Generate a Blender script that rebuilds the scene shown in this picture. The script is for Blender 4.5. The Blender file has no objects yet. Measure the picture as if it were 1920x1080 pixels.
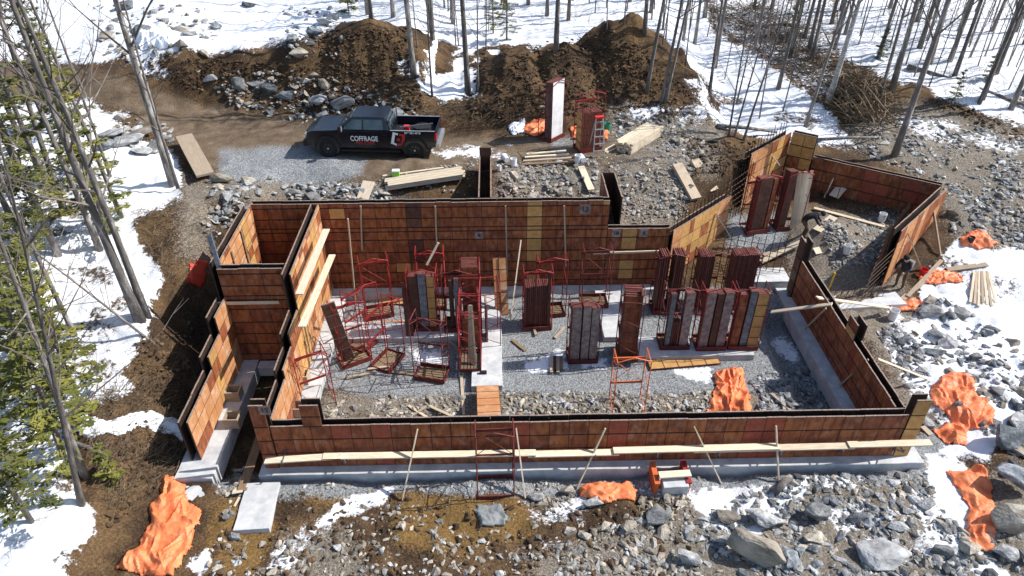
import bpy, bmesh, math, random
import numpy as np
from mathutils import Vector, Matrix
random.seed(7); RNG = np.random.default_rng(7)
SC = bpy.context.scene
COL = SC.collection
R = math.radians

# ------------------------------------------------------------------ camera, sky, sun, exposure
FPX = 1346.0; PITCH = R(35.5); YAW = R(1.4); CAMH = 18.2
cam_d = bpy.data.cameras.new('camera'); cam_d.sensor_width = 36.0; cam_d.lens = 36.0 * FPX / 1920.0
cam_d.clip_start = 0.1; cam_d.clip_end = 600
cam = bpy.data.objects.new('camera', cam_d); COL.objects.link(cam)
cam.location = (0, 0, CAMH); cam.rotation_euler = (math.pi / 2 - PITCH, 0, -YAW)
SC.camera = cam

SUN_EL = R(45); SUN_AZ = R(8)      # azimuth measured from +x towards +y (the sun stands right and slightly behind the site)
w = bpy.data.worlds.new('World'); SC.world = w; w.use_nodes = True
nt = w.node_tree; bg = nt.nodes['Background']
sky = nt.nodes.new('ShaderNodeTexSky'); sky.sky_type = 'NISHITA'; sky.sun_disc = False
sky.sun_elevation = SUN_EL; sky.sun_rotation = R(90) - SUN_AZ
nt.links.new(sky.outputs[0], bg.inputs[0]); bg.inputs[1].default_value = 0.145
sl = bpy.data.lights.new('sun', 'SUN'); sl.energy = 5.0; sl.angle = R(0.53); sl.color = (1.0, 0.97, 0.925)
so = bpy.data.objects.new('sun', sl); COL.objects.link(so); so.location = (40, 10, 60)
sv = Vector((math.cos(SUN_EL) * math.cos(SUN_AZ), math.cos(SUN_EL) * math.sin(SUN_AZ), math.sin(SUN_EL)))
so.rotation_euler = (-sv).to_track_quat('-Z', 'Y').to_euler()
SC.view_settings.view_transform = 'Standard'; SC.view_settings.look = 'None'
SC.view_settings.exposure = 0.42; SC.view_settings.gamma = 1.0

# ------------------------------------------------------------------ photo pixel <-> world
FW = np.array([math.sin(YAW) * math.cos(PITCH), math.cos(YAW) * math.cos(PITCH), -math.sin(PITCH)])
RT = np.array([math.cos(YAW), -math.sin(YAW), 0.0]); UP = np.cross(RT, FW); CC = np.array([0, 0, CAMH])
def ray(x, y): return FW * FPX + RT * (x - 960) + UP * (540 - y)
def PZ(x, y, z=0.0):
    d = ray(x, y); return CC + d * ((z - CAMH) / d[2])
def PY(x, y, Y):
    d = ray(x, y); return CC + d * (Y / d[1])
def project(x, y, z):
    v0, v1, v2 = x - CC[0], y - CC[1], z - CC[2]
    dz = v0 * FW[0] + v1 * FW[1] + v2 * FW[2]
    dz = np.where(dz < 0.5, 0.5, dz)
    return (960 + FPX * (v0 * RT[0] + v1 * RT[1] + v2 * RT[2]) / dz, 540 - FPX * (v0 * UP[0] + v1 * UP[1] + v2 * UP[2]) / dz)

# ------------------------------------------------------------------ numpy noise
def _hash(ix, iy, s):
    h = (ix.astype(np.int64) * 374761393 + iy.astype(np.int64) * 668265263 + s * 974634777) & 0xffffffff
    h = ((h ^ (h >> 13)) * 1274126177) & 0xffffffff
    return ((h ^ (h >> 16)) & 0xffff) / 65535.0
def vnoise(x, y, s=0):
    ix = np.floor(x); iy = np.floor(y); fx = x - ix; fy = y - iy
    fx = fx * fx * (3 - 2 * fx); fy = fy * fy * (3 - 2 * fy)
    a = _hash(ix, iy, s); b = _hash(ix + 1, iy, s); c = _hash(ix, iy + 1, s); d = _hash(ix + 1, iy + 1, s)
    return (a + (b - a) * fx) * (1 - fy) + (c + (d - c) * fx) * fy
def fbm(x, y, s=0, o=4):
    t = 0; a = 0.5; f = 1.0
    for i in range(o):
        t = t + a * (vnoise(x * f + 17.3 * i, y * f - 9.1 * i, s + i) - 0.5); a *= 0.5; f *= 2.03
    return t            # about -0.5..0.5
def ss(a, b, x):
    t = np.clip((x - a) / (b - a), 0, 1); return t * t * (3 - 2 * t)
def inpoly(x, y, poly):
    r = np.zeros(np.shape(x), bool); n = len(poly); j = n - 1
    for i in range(n):
        xi, yi = poly[i]; xj, yj = poly[j]
        c = (yi > y) != (yj > y)
        r ^= c & (x < (xj - xi) * (y - yi) / ((yj - yi) if yj != yi else 1e-9) + xi); j = i
    return r
def polydist(x, y, poly):          # signed distance, positive inside
    d = np.full(np.shape(x), 1e9); n = len(poly)
    for i in range(n):
        ax, ay = poly[i]; bx, by = poly[(i + 1) % n]
        ex, ey = bx - ax, by - ay; t = np.clip(((x - ax) * ex + (y - ay) * ey) / (ex * ex + ey * ey), 0, 1)
        d = np.minimum(d, np.hypot(x - ax - t * ex, y - ay - t * ey))
    return np.where(inpoly(x, y, poly), d, -d)

# ------------------------------------------------------------------ terrain height
WING = [(6.3, 25.3), (11.2, 30.3), (14.3, 33.1), (20.4, 29.0), (20.45, 28.6), (16.7, 24.8), (13, 23.5), (7, 23.5)]
def Hs(x, y):
    """smooth ground height in metres"""
    x = np.asarray(x, float); y = np.asarray(y, float)
    cen = 2.35 * ss(25.3, 25.9, y) + 1.35 * ss(26.0, 30.2, y)
    left = 1.0 + 2.7 * ss(12, 28, y) + 0.5 * ss(-14, -20, x)
    lb = ss(-10.7, -12.9, x + 0.7 * fbm(y * 0.5, x * 0.1, 3)) * (1 - 0.0 * y)
    lb = np.maximum(lb, ss(25.6, 27.6, y) * ss(-9.8, -10.4, x))
    right = 2.8 * ss(22, 33, y) + 0.25 * ss(14, 19, x) * ss(24, 14, y)
    wr = ss(10.5, 13.5, x)
    n = cen * (1 - wr) + right * wr
    n = np.where(x < -9.9, left * lb + n * (1 - lb), n)
    # house pit and wing floor
    house = ss(0, 0.25, np.minimum(np.minimum(x + 10.2, 13.2 - x), np.minimum(y - 15.0, 25.55 - y)))
    pit = -0.62 + 0.62 * ss(0, 1.0, np.minimum(np.minimum(x + 7.2, 11.5 - x + 0.8 * fbm(x, y, 5)), np.minimum(y - 17.25 + 1.3 * fbm(x * 0.8, y * 0.8, 8), 26 - y)))
    n = n * (1 - house) + pit * house
    wd = polydist(x, y, WING)
    wf = 0.15 + 1.05 * ss(25.0, 28.3, y) + 0.75 * np.exp(-((x - 15.2) ** 2 / 2.2 + (y - 27.3) ** 2 / 2.0))
    k = ss(-0.1, 0.25, wd); n = n * (1 - k) + wf * k
    # back rise, rock bank, mounds of soil
    n = n + 1.0 * ss(36.5, 41, y) + 0.045 * np.maximum(y - 41, 0) * ss(41, 50, y)
    bank = 1.05 * ss(36.6, 38.6, y - 0.10 * (x + 14) + 1.3 * fbm(x * 0.45, y * 0.2, 21)) * ss(-2.0, -6, x) * ss(-27, -19, x)
    n = n + bank
    n = n + 0.55 * ss(34.0, 35.2, y + 0.8 * fbm(x * 0.6, y * 0.3, 31)) * ss(-7, -4, x) * ss(12.5, 10.5, x)
    rg = 1.3 * fbm(x * 0.55, y * 0.55, 11)
    def cone(cx, cy, h, rx, ry): 
        d = np.sqrt(((x - cx) / rx) ** 2 + ((y - cy) / ry) ** 2 + 0.001) * (1 + 0.45 * rg)
        return h * np.clip(1 - d, 0, 1)
    m = np.maximum.reduce([cone(-6.9, 39.4, 2.45, 3.9, 4.2), cone(-4.3, 37.9, 1.6, 3.2, 2.8), cone(-10.5, 38.9, 1.8, 3.6, 2.6), cone(-13.6, 38.9, 1.3, 3.2, 2.2), cone(-16.5, 39.2, 1.1, 3.0, 2.0), cone(-2.6, 37.2, 1.0, 2.2, 1.8),
                           cone(1.0, 37.6, 2.2, 3.3, 3.4), cone(3.6, 38.2, 2.3, 3.3, 3.4), cone(7.2, 39.4, 2.95, 4.1, 4.2), cone(9.6, 37.6, 1.5, 3.0, 2.4)])
    n = n + m
    return n
def H(x, y):
    x = np.asarray(x, float); y = np.asarray(y, float)
    n = Hs(x, y)
    pad = ss(0, 0.8, np.minimum(np.minimum(x + 6.9, 11.0 - x), np.minimum(y - 18.0, 25 - y)))
    road = ss(30.2, 31.2, y) * ss(35.2, 33.8, y) * ss(-30, -20, x) * ss(8, 5, x)
    rough = (1 - 0.85 * pad) * (1 - 0.9 * road)
    n = n + rough * (0.55 * fbm(x * 0.55, y * 0.55, 40, 3) + 0.26 * fbm(x * 2.1, y * 2.1, 44, 4))
    mk = ss(36, 37, y) * ss(43, 41.5, y) * ss(-12, -10, x) * ss(12, 10, x)
    n = n + mk * (0.55 * fbm(x * 1.3, y * 0.7, 90, 4) - 0.5 * np.abs(2 * vnoise(x * 0.9 + 0.5 * fbm(y, x, 92), y * 0.35, 91) - 1) * 0.7 + 0.12)
    n = n + ss(-11.5, -13.5, x) * (0.22 * fbm(x * 1.7, y * 1.7, 95, 4)) + ss(14, 15, x) * ss(27, 24, y) * 0.3 * fbm(x * 1.6, y * 1.6, 97, 3)
    far = ss(36, 46, y)
    return n + far * 0.5 * fbm(x * 0.2, y * 0.2, 60, 3)
def gz(x, y): return float(H(np.array([x]), np.array([y]))[0])
def PG(px, py):
    """point where the photo ray meets the ground"""
    d = ray(px, py); d = d / np.linalg.norm(d)
    t = np.linspace(10, 110, 1400); X = CC[0] + d[0] * t; Y = CC[1] + d[1] * t; Z = CC[2] + d[2] * t
    b = np.nonzero(Z <= H(X, Y))[0]; i = b[0] if len(b) else len(t) - 1
    return np.array([X[i], Y[i], float(H(X[i:i+1], Y[i:i+1])[0])])

# ------------------------------------------------------------------ materials
def nodes_of(name):
    m = bpy.data.materials.new(name); m.use_nodes = True
    return m, m.node_tree.nodes, m.node_tree.links, m.node_tree.nodes['Principled BSDF']
def mat(name, c1, c2, scale=6.0, rough=0.8, metal=0.0, bump=0.15, rnd=0.0, c3=None, detail=6, stretch=None, spec=0.3, bscale=None, island=False):
    m, N, L, P = nodes_of(name)
    tc = N.new('ShaderNodeTexCoord'); mp = N.new('ShaderNodeMapping'); L.new(tc.outputs['Object'], mp.inputs[0])
    if stretch: mp.inputs['Scale'].default_value = stretch
    no = N.new('ShaderNodeTexNoise'); no.inputs['Scale'].default_value = scale; no.inputs['Detail'].default_value = detail
    no.inputs['Roughness'].default_value = 0.65; L.new(mp.outputs[0], no.inputs['Vector'])
    oi = N.new('ShaderNodeObjectInfo')
    ad = N.new('ShaderNodeVectorMath'); ad.operation = 'ADD'; L.new(mp.outputs[0], ad.inputs[0])
    mu = N.new('ShaderNodeMath'); mu.operation = 'MULTIPLY'; L.new(oi.outputs['Random'], mu.inputs[0]); mu.inputs[1].default_value = 37.0
    L.new(mu.outputs[0], ad.inputs[1]); L.new(ad.outputs[0], no.inputs['Vector'])
    rp = N.new('ShaderNodeValToRGB'); L.new(no.outputs[0], rp.inputs[0]); e = rp.color_ramp.elements
    e[0].position = 0.33; e[0].color = (*c1, 1); e[1].position = 0.68; e[1].color = (*c2, 1)
    if c3: q = e.new(0.52); q.color = (*c3, 1)
    out = rp.outputs[0]
    if rnd:
        hs = N.new('ShaderNodeHueSaturation'); L.new(out, hs.inputs['Color'])
        mr = N.new('ShaderNodeMapRange'); L.new(oi.outputs['Random'], mr.inputs[0])
        if island:
            ge = N.new('ShaderNodeNewGeometry'); sm_ = N.new('ShaderNodeMath'); sm_.operation = 'ADD'; L.new(oi.outputs['Random'], sm_.inputs[0]); L.new(ge.outputs['Random Per Island'], sm_.inputs[1])
            fr_ = N.new('ShaderNodeMath'); fr_.operation = 'FRACT'; L.new(sm_.outputs[0], fr_.inputs[0]); L.new(fr_.outputs[0], mr.inputs[0])
        mr.inputs[3].default_value = 1 - rnd; mr.inputs[4].default_value = 1 + rnd
        L.new(mr.outputs[0], hs.inputs['Value']); out = hs.outputs[0]
    L.new(out, P.inputs['Base Color']); P.inputs['Roughness'].default_value = rough; P.inputs['Metallic'].default_value = metal
    P.inputs['Specular IOR Level'].default_value = spec
    if bump:
        n2 = N.new('ShaderNodeTexNoise'); n2.inputs['Scale'].default_value = bscale or scale * 4; n2.inputs['Detail'].default_value = 5
        L.new(ad.outputs[0], n2.inputs['Vector'])
        bp = N.new('ShaderNodeBump'); bp.inputs['Strength'].default_value = bump; bp.inputs['Distance'].default_value = 0.05
        L.new(n2.outputs[0], bp.inputs['Height']); L.new(bp.outputs[0], P.inputs['Normal'])
    return m

def plywood_mat():
    """resin-faced plywood of the form panels: every sheet its own tint, with grey scuffs and darker drips"""
    m, N, L, P = nodes_of('form_plywood')
    tc = N.new('ShaderNodeTexCoord'); oi = N.new('ShaderNodeObjectInfo')
    g0 = N.new('ShaderNodeNewGeometry'); n0 = N.new('ShaderNodeTexNoise'); n0.inputs['Scale'].default_value = 0.9; n0.inputs['Detail'].default_value = 4; L.new(g0.outputs['Position'], n0.inputs['Vector'])
    bl = N.new('ShaderNodeMix'); bl.inputs[0].default_value = 0.42; L.new(n0.outputs[0], bl.inputs[2]); L.new(oi.outputs['Random'], bl.inputs[3])
    rp = N.new('ShaderNodeValToRGB'); L.new(bl.outputs[0], rp.inputs[0]); e = rp.color_ramp.elements
    e[0].position = 0; e[0].color = (0.300, 0.092, 0.034, 1); e[1].position = 1; e[1].color = (0.330, 0.108, 0.039, 1)
    for p, c in ((0.2, (0.265, 0.078, 0.032)), (0.36, (0.345, 0.116, 0.040)), (0.5, (0.285, 0.086, 0.033)), (0.62, (0.235, 0.07, 0.032)), (0.74, (0.315, 0.10, 0.037)), (0.88, (0.37, 0.135, 0.048))):
        q = e.new(p); q.color = (*c, 1)
    geo = N.new('ShaderNodeNewGeometry')
    n1 = N.new('ShaderNodeTexNoise'); n1.inputs['Scale'].default_value = 3.2; n1.inputs['Detail'].default_value = 7; n1.inputs['Roughness'].default_value = 0.7
    L.new(geo.outputs['Position'], n1.inputs['Vector'])
    r1 = N.new('ShaderNodeValToRGB'); L.new(n1.outputs[0], r1.inputs[0]); r1.color_ramp.elements[0].position = 0.5; r1.color_ramp.elements[1].position = 0.78
    r1.color_ramp.elements[1].color = (0.5, 0.5, 0.5, 1)
    mx = N.new('ShaderNodeMixRGB'); L.new(r1.outputs[0], mx.inputs[0]); L.new(rp.outputs[0], mx.inputs[1]); mx.inputs[2].default_value = (0.42, 0.30, 0.24, 1)
    mp = N.new('ShaderNodeMapping'); mp.inputs['Scale'].default_value = (4, 4, 1.6); L.new(geo.outputs['Position'], mp.inputs[0])
    n2 = N.new('ShaderNodeTexNoise'); n2.inputs['Scale'].default_value = 1.6; n2.inputs['Detail'].default_value = 6; L.new(mp.outputs[0], n2.inputs['Vector'])
    r2 = N.new('ShaderNodeValToRGB'); L.new(n2.outputs[0], r2.inputs[0]); r2.color_ramp.elements[0].position = 0.33; r2.color_ramp.elements[0].color = (0.26, 0.2, 0.18, 1)
    r2.color_ramp.elements[1].position = 0.6; r2.color_ramp.elements[1].color = (1, 1, 1, 1)
    mm = N.new('ShaderNodeMixRGB'); mm.blend_type = 'MULTIPLY'; mm.inputs[0].default_value = 0.68; L.new(mx.outputs[0], mm.inputs[1]); L.new(r2.outputs[0], mm.inputs[2])
    L.new(mm.outputs[0], P.inputs['Base Color']); P.inputs['Roughness'].default_value = 0.62; P.inputs['Specular IOR Level'].default_value = 0.25
    bp = N.new('ShaderNodeBump'); bp.inputs['Strength'].default_value = 0.12; bp.inputs['Distance'].default_value = 0.02; L.new(n2.outputs[0], bp.inputs['Height']); L.new(bp.outputs[0], P.inputs['Normal'])
    return m

def ground_mat():
    m, N, L, P = nodes_of('site_ground')
    geo = N.new('ShaderNodeNewGeometry')
    def noise(sc, det=6, rough=0.6):
        n = N.new('ShaderNodeTexNoise'); n.inputs['Scale'].default_value = sc; n.inputs['Detail'].default_value = det; n.inputs['Roughness'].default_value = rough
        L.new(geo.outputs['Position'], n.inputs['Vector']); return n.outputs[0]
    def ramp(src, stops):
        r = N.new('ShaderNodeValToRGB'); L.new(src, r.inputs[0]); e = r.color_ramp.elements
        e[0].position, e[0].color = stops[0][0], (*stops[0][1], 1); e[1].position, e[1].color = stops[-1][0], (*stops[-1][1], 1)
        for p, c in stops[1:-1]: q = e.new(p); q.color = (*c, 1)
        return r.outputs[0]
    def attr(n):
        a = N.new('ShaderNodeAttribute'); a.attribute_name = n; return a.outputs['Fac']
    nb = noise(1.3, 8, 0.7); nf = noise(14, 6, 0.7); nff = noise(60, 3, 0.6)
    def mask(name, amp=0.7, lo=0.42, hi=0.58, src=None):
        a = attr(name); s = N.new('ShaderNodeMath'); s.operation = 'SUBTRACT'; L.new(src or nf, s.inputs[0]); s.inputs[1].default_value = 0.5
        u = N.new('ShaderNodeMath'); u.operation = 'MULTIPLY_ADD'; L.new(s.outputs[0], u.inputs[0]); u.inputs[1].default_value = amp; L.new(a, u.inputs[2])
        mr = N.new('ShaderNodeMapRange'); mr.interpolation_type = 'SMOOTHSTEP'; L.new(u.outputs[0], mr.inputs[0]); mr.inputs[1].default_value = lo; mr.inputs[2].default_value = hi
        return mr.outputs[0]
    def mix(f, a, b):
        x = N.new('ShaderNodeMixRGB'); L.new(f, x.inputs[0]); L.new(a, x.inputs[1]); L.new(b, x.inputs[2]); return x.outputs[0]
    soila = ramp(nf, [(0.3, (0.024, 0.015, 0.010)), (0.5, (0.060, 0.037, 0.022)), (0.72, (0.135, 0.088, 0.052))])
    soilb = ramp(nf, [(0.3, (0.06, 0.036, 0.019)), (0.5, (0.135, 0.082, 0.040)), (0.72, (0.25, 0.165, 0.09))])
    sb_ = N.new('ShaderNodeMapRange'); sb_.interpolation_type = 'SMOOTHSTEP'; L.new(noise(0.55, 5, 0.6), sb_.inputs[0]); sb_.inputs[1].default_value = 0.42; sb_.inputs[2].default_value = 0.62
    soil = mix(sb_.outputs[0], soila, soilb)
    rub = ramp(nf, [(0.3, (0.085, 0.068, 0.052)), (0.5, (0.21, 0.175, 0.135)), (0.7, (0.38, 0.345, 0.295))])
    road = ramp(nb, [(0.35, (0.12, 0.082, 0.052)), (0.55, (0.185, 0.135, 0.09)), (0.7, (0.25, 0.2, 0.15))])
    clay = ramp(nf, [(0.35, (0.12, 0.065, 0.022)), (0.65, (0.27, 0.165, 0.06))])
    vo = N.new('ShaderNodeTexVoronoi'); vo.inputs['Scale'].default_value = 26; L.new(geo.outputs['Position'], vo.inputs['Vector'])
    grav = ramp(vo.outputs['Color'], [(0.1, (0.13, 0.135, 0.14)), (0.5, (0.245, 0.255, 0.26)), (0.9, (0.42, 0.425, 0.42))])
    snow = ramp(nb, [(0.3, (0.62, 0.645, 0.69)), (0.6, (0.82, 0.83, 0.85))])
    c = mix(mask('rubble', 1.6, 0.3, 0.75), soil, rub)
    c = mix(mask('road', 1.2, 0.3, 0.7), c, road); c = mix(mask('clay', 1.0, 0.3, 0.7), c, clay); c = mix(mask('gravel', 1.3, 0.36, 0.62), c, grav)
    ms = mask('snow', 1.5, 0.40, 0.60, noise(5.0, 9, 0.75)); c = mix(ms, c, snow)
    L.new(c, P.inputs['Base Color']); P.inputs['Roughness'].default_value = 0.9; P.inputs['Specular IOR Level'].default_value = 0.145
    bh = N.new('ShaderNodeMath'); bh.operation = 'MULTIPLY_ADD'; L.new(nff, bh.inputs[0]); bh.inputs[1].default_value = 0.35; L.new(nf, bh.inputs[2])
    st = N.new('ShaderNodeMapRange'); L.new(ms, st.inputs[0]); st.inputs[3].default_value = 0.9; st.inputs[4].default_value = 0.55
    bp = N.new('ShaderNodeBump'); bp.inputs['Distance'].default_value = 0.09; L.new(st.outputs[0], bp.inputs['Strength']); L.new(bh.outputs[0], bp.inputs['Height']); L.new(bp.outputs[0], P.inputs['Normal'])
    return m

M = {}
M['ground'] = ground_mat(); M['ply'] = plywood_mat()
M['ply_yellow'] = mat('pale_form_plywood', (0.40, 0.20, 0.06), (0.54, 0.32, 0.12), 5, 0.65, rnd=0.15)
M['ply_grey'] = mat('scuffed_form_plywood', (0.14, 0.085, 0.072), (0.36, 0.29, 0.26), 6, 0.7, rnd=0.15)
M['ply_dark'] = mat('dark_form_plywood', (0.06, 0.025, 0.018), (0.13, 0.06, 0.04), 6, 0.6, rnd=0.2)
M['ply_red'] = mat('red_form_plywood', (0.20, 0.04, 0.024), (0.30, 0.075, 0.04), 6, 0.6, rnd=0.2)
M['ply_lit_wash'] = mat('sunlit_splashed_plywood', (0.43, 0.18, 0.07), (0.56, 0.38, 0.26), 2.2, 0.7, rnd=0.07, c3=(0.48, 0.225, 0.095))  # orange of sunlit plywood put into the colour, plus cement splashes
M['steel'] = mat('form_steel', (0.022, 0.016, 0.014), (0.07, 0.045, 0.035), 9, 0.6, 0.3, rnd=0.2)
M['edge'] = mat('worn_panel_edge', (0.16, 0.10, 0.075), (0.34, 0.26, 0.21), 14, 0.7)
M['red'] = mat('red_rack_paint', (0.13, 0.016, 0.014), (0.34, 0.035, 0.032), 8, 0.6, 0.1, rnd=0.25, c3=(0.25, 0.02, 0.02))
M['darkred'] = mat('old_red_rack_paint', (0.07, 0.014, 0.012), (0.17, 0.034, 0.028), 8, 0.6, 0.1, rnd=0.2)
M['orange_paint'] = mat('orange_rack_paint', (0.52, 0.10, 0.03), (0.68, 0.17, 0.05), 8, 0.5, rnd=0.1)
M['rust'] = mat('rusty_panel_edge', (0.075, 0.018, 0.015), (0.20, 0.065, 0.05), 12, 0.7, 0.1, rnd=0.35)
M['galv'] = mat('galvanised_steel', (0.085, 0.10, 0.12), (0.24, 0.265, 0.30), 7, 0.5, 0.4, rnd=0.2)
M['wood'] = mat('new_lumber', (0.50, 0.39, 0.26), (0.74, 0.64, 0.49), 3, 0.75, rnd=0.14, stretch=(1, 12, 12))
M['woodg'] = mat('weathered_lumber', (0.30, 0.23, 0.16), (0.46, 0.37, 0.27), 3, 0.8, rnd=0.18, stretch=(1, 12, 12))
M['woodd'] = mat('dirty_lumber', (0.13, 0.085, 0.05), (0.25, 0.17, 0.10), 3, 0.8, rnd=0.2, stretch=(1, 12, 12))
M['conc'] = mat('fresh_concrete', (0.36, 0.365, 0.37), (0.58, 0.575, 0.56), 2.2, 0.85, rnd=0.05, c3=(0.47, 0.47, 0.465), bump=0.1)
M['concd'] = mat('wet_concrete', (0.15, 0.16, 0.16), (0.24, 0.25, 0.245), 4, 0.8)
M['tarp'] = mat('orange_tarp', (0.70, 0.14, 0.045), (0.86, 0.29, 0.12), 2.6, 0.5, rnd=0.06, bump=0.5, bscale=11, spec=0.35)
M['tarp_red'] = mat('red_orange_tarp', (0.42, 0.03, 0.02), (0.62, 0.07, 0.03), 1.5, 0.42, bump=0.35, bscale=7, spec=0.5)
M['white_tarp'] = mat('white_plastic_sheet', (0.70, 0.73, 0.78), (0.84, 0.86, 0.88), 1.5, 0.4, bump=0.25, bscale=6, spec=0.5)
M['rockA'] = mat('grey_rock', (0.13, 0.13, 0.13), (0.46, 0.455, 0.44), 3.2, 0.9, rnd=0.5, c3=(0.27, 0.27, 0.265), bump=0.9, detail=9, island=True)
M['rockB'] = mat('tan_rock', (0.15, 0.125, 0.095), (0.46, 0.41, 0.34), 3.2, 0.9, rnd=0.4, c3=(0.30, 0.265, 0.215), bump=0.9, detail=9, island=True)
M['rockC'] = mat('blue_grey_rock', (0.05, 0.06, 0.07), (0.32, 0.335, 0.35), 3.2, 0.85, rnd=0.5, c3=(0.13, 0.14, 0.15), bump=0.9, detail=9, island=True)
M['bark'] = mat('grey_bark', (0.11, 0.10, 0.094), (0.42, 0.395, 0.37), 5, 0.9, rnd=0.3, stretch=(1, 1, 0.25), c3=(0.17, 0.15, 0.135), bump=0.6)
M['twig'] = mat('bare_twigs', (0.09, 0.07, 0.058), (0.24, 0.205, 0.18), 3, 0.9, rnd=0.25, bump=0)
M['needle'] = mat('conifer_needles', (0.055, 0.068, 0.016), (0.28, 0.255, 0.05), 0.9, 0.7, rnd=0.2, c3=(0.14, 0.145, 0.03), bump=0)
M['paint'] = mat('black_car_paint', (0.005, 0.008, 0.015), (0.022, 0.023, 0.026), 1.6, 0.2, 0.2, bump=0, spec=0.7, c3=(0.008, 0.011, 0.019))
M['glass'] = mat('dark_car_glass', (0.022, 0.042, 0.052), (0.06, 0.10, 0.115), 2, 0.06, 0.0, bump=0, spec=0.8)  # bluish-teal window reflections are put into the base colour
M['rubber'] = mat('tyre_rubber', (0.010, 0.010, 0.010), (0.028, 0.027, 0.026), 9, 0.85)
M['plastic'] = mat('black_plastic', (0.010, 0.010, 0.011), (0.024, 0.024, 0.025), 9, 0.55)
M['chrome'] = mat('bright_metal', (0.45, 0.46, 0.48), (0.65, 0.66, 0.68), 4, 0.3, 0.7, bump=0)
M['white'] = mat('white_plastic', (0.66, 0.67, 0.68), (0.80, 0.80, 0.80), 4, 0.5, rnd=0.05, bump=0)
M['decal_w'] = mat('white_lettering', (0.72, 0.73, 0.74), (0.80, 0.80, 0.80), 4, 0.5, bump=0)
M['decal_r'] = mat('red_lettering', (0.46, 0.02, 0.025), (0.56, 0.03, 0.03), 4, 0.5, bump=0)
M['decal_k'] = mat('dark_lettering', (0.03, 0.035, 0.05), (0.05, 0.05, 0.06), 4, 0.6, bump=0)
M['lamp_r'] = mat('red_lamp_lens', (0.45, 0.01, 0.012), (0.55, 0.015, 0.02), 4, 0.2, bump=0, spec=0.6)
M['redplastic'] = mat('red_plastic', (0.55, 0.02, 0.015), (0.68, 0.04, 0.03), 4, 0.4, bump=0)
M['green'] = mat('green_plastic', (0.02, 0.26, 0.15), (0.04, 0.34, 0.2), 4, 0.5, bump=0)
M['lime'] = mat('lime_carton', (0.18, 0.45, 0.03), (0.25, 0.55, 0.05), 4, 0.6, bump=0)
M['rebar'] = mat('rebar_steel', (0.045, 0.028, 0.02), (0.14, 0.085, 0.055), 12, 0.7, 0.4)
M['cloth_k'] = mat('black_work_clothes', (0.010, 0.010, 0.012), (0.03, 0.03, 0.034), 7, 0.9)
M['cloth_b'] = mat('brown_work_trousers', (0.07, 0.042, 0.026), (0.13, 0.085, 0.05), 7, 0.9)
M['skin'] = mat('skin', (0.42, 0.24, 0.17), (0.50, 0.30, 0.22), 5, 0.6, bump=0)
M['brush'] = mat('dry_brush', (0.07, 0.05, 0.032), (0.24, 0.175, 0.11), 3, 0.9, rnd=0.2, bump=0)
M['yellow'] = mat('yellow_paint', (0.62, 0.42, 0.02), (0.72, 0.52, 0.05), 4, 0.5, bump=0)

# ------------------------------------------------------------------ mesh helpers
class MB:
    def __init__(s): s.v = []; s.f = []
    def add(s, vs, fs):
        o = len(s.v); s.v += [tuple(map(float, p)) for p in vs]; s.f += [tuple(i + o for i in f) for f in fs]; return s
    BF = [(0, 3, 2, 1), (4, 5, 6, 7), (0, 1, 5, 4), (1, 2, 6, 5), (2, 3, 7, 6), (3, 0, 4, 7)]
    def box(s, x0, x1, y0, y1, z0, z1):
        return s.add([(x0, y0, z0), (x1, y0, z0), (x1, y1, z0), (x0, y1, z0), (x0, y0, z1), (x1, y0, z1), (x1, y1, z1), (x0, y1, z1)], s.BF)
    def beam(s, p, q, w, h, up=(0, 0, 1)):
        p = Vector(p); q = Vector(q); d = (q - p).normalized(); u = Vector(up)
        if abs(d.dot(u)) > 0.97: u = Vector((0, 1, 0))
        a = d.cross(u).normalized() * (w / 2); b = a.cross(d).normalized() * (h / 2)
        return s.add([p - a - b, p + a - b, p + a + b, p - a + b, q - a - b, q + a - b, q + a + b, q - a + b], s.BF)
    def tube(s, pts, rads, n=6, cap=True):
        pts = [Vector(p) for p in pts]; rings = []; vs = []; fs = []
        if not hasattr(rads, '__len__'): rads = [rads] * len(pts)
        ref = None
        for i, p in enumerate(pts):
            d = (pts[min(i + 1, len(pts) - 1)] - pts[max(i - 1, 0)]).normalized()
            if ref is None: ref = Vector((1, 0, 0)) if abs(d.x) < 0.8 else Vector((0, 1, 0))
            a = (ref - d * ref.dot(d)).normalized(); b = d.cross(a); ref = a
            vs += [p + (a * math.cos(2 * math.pi * k / n) + b * math.sin(2 * math.pi * k / n)) * rads[i] for k in range(n)]
        for i in range(len(pts) - 1):
            for k in range(n):
                k2 = (k + 1) % n; fs.append((i * n + k, i * n + k2, (i + 1) * n + k2, (i + 1) * n + k))
        if cap: fs.append(tuple(range(n - 1, -1, -1))); fs.append(tuple((len(pts) - 1) * n + k for k in range(n)))
        return s.add(vs, fs)
    def mesh(s, name, m, smooth=False):
        me = bpy.data.meshes.new(name); me.from_pydata(s.v, [], s.f); me.materials.append(m if not isinstance(m, str) else M[m])
        if smooth: me.shade_smooth()
        me.update(); return me
    def build(s, name, m, parent=None, smooth=False):
        return link(name, s.mesh(name, m, smooth), parent)
def link(name, me, parent=None, loc=None, rot=None):
    o = bpy.data.objects.new(name, me); COL.objects.link(o)
    if parent is not None: o.parent = parent
    if loc is not None: o.location = loc
    if rot is not None: o.rotation_euler = rot
    return o
def tag(o, label, cat, group=None):
    o['label'] = label; o['category'] = cat
    if group: o['group'] = group
    return o
def thing(name, label, cat, loc=(0, 0, 0), rz=0.0, group=None):
    o = bpy.data.objects.new(name, None); COL.objects.link(o); o.empty_display_size = 0.2
    o.location = [float(c) for c in loc]; o.rotation_euler = (0, 0, rz); return tag(o, label, cat, group)
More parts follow.
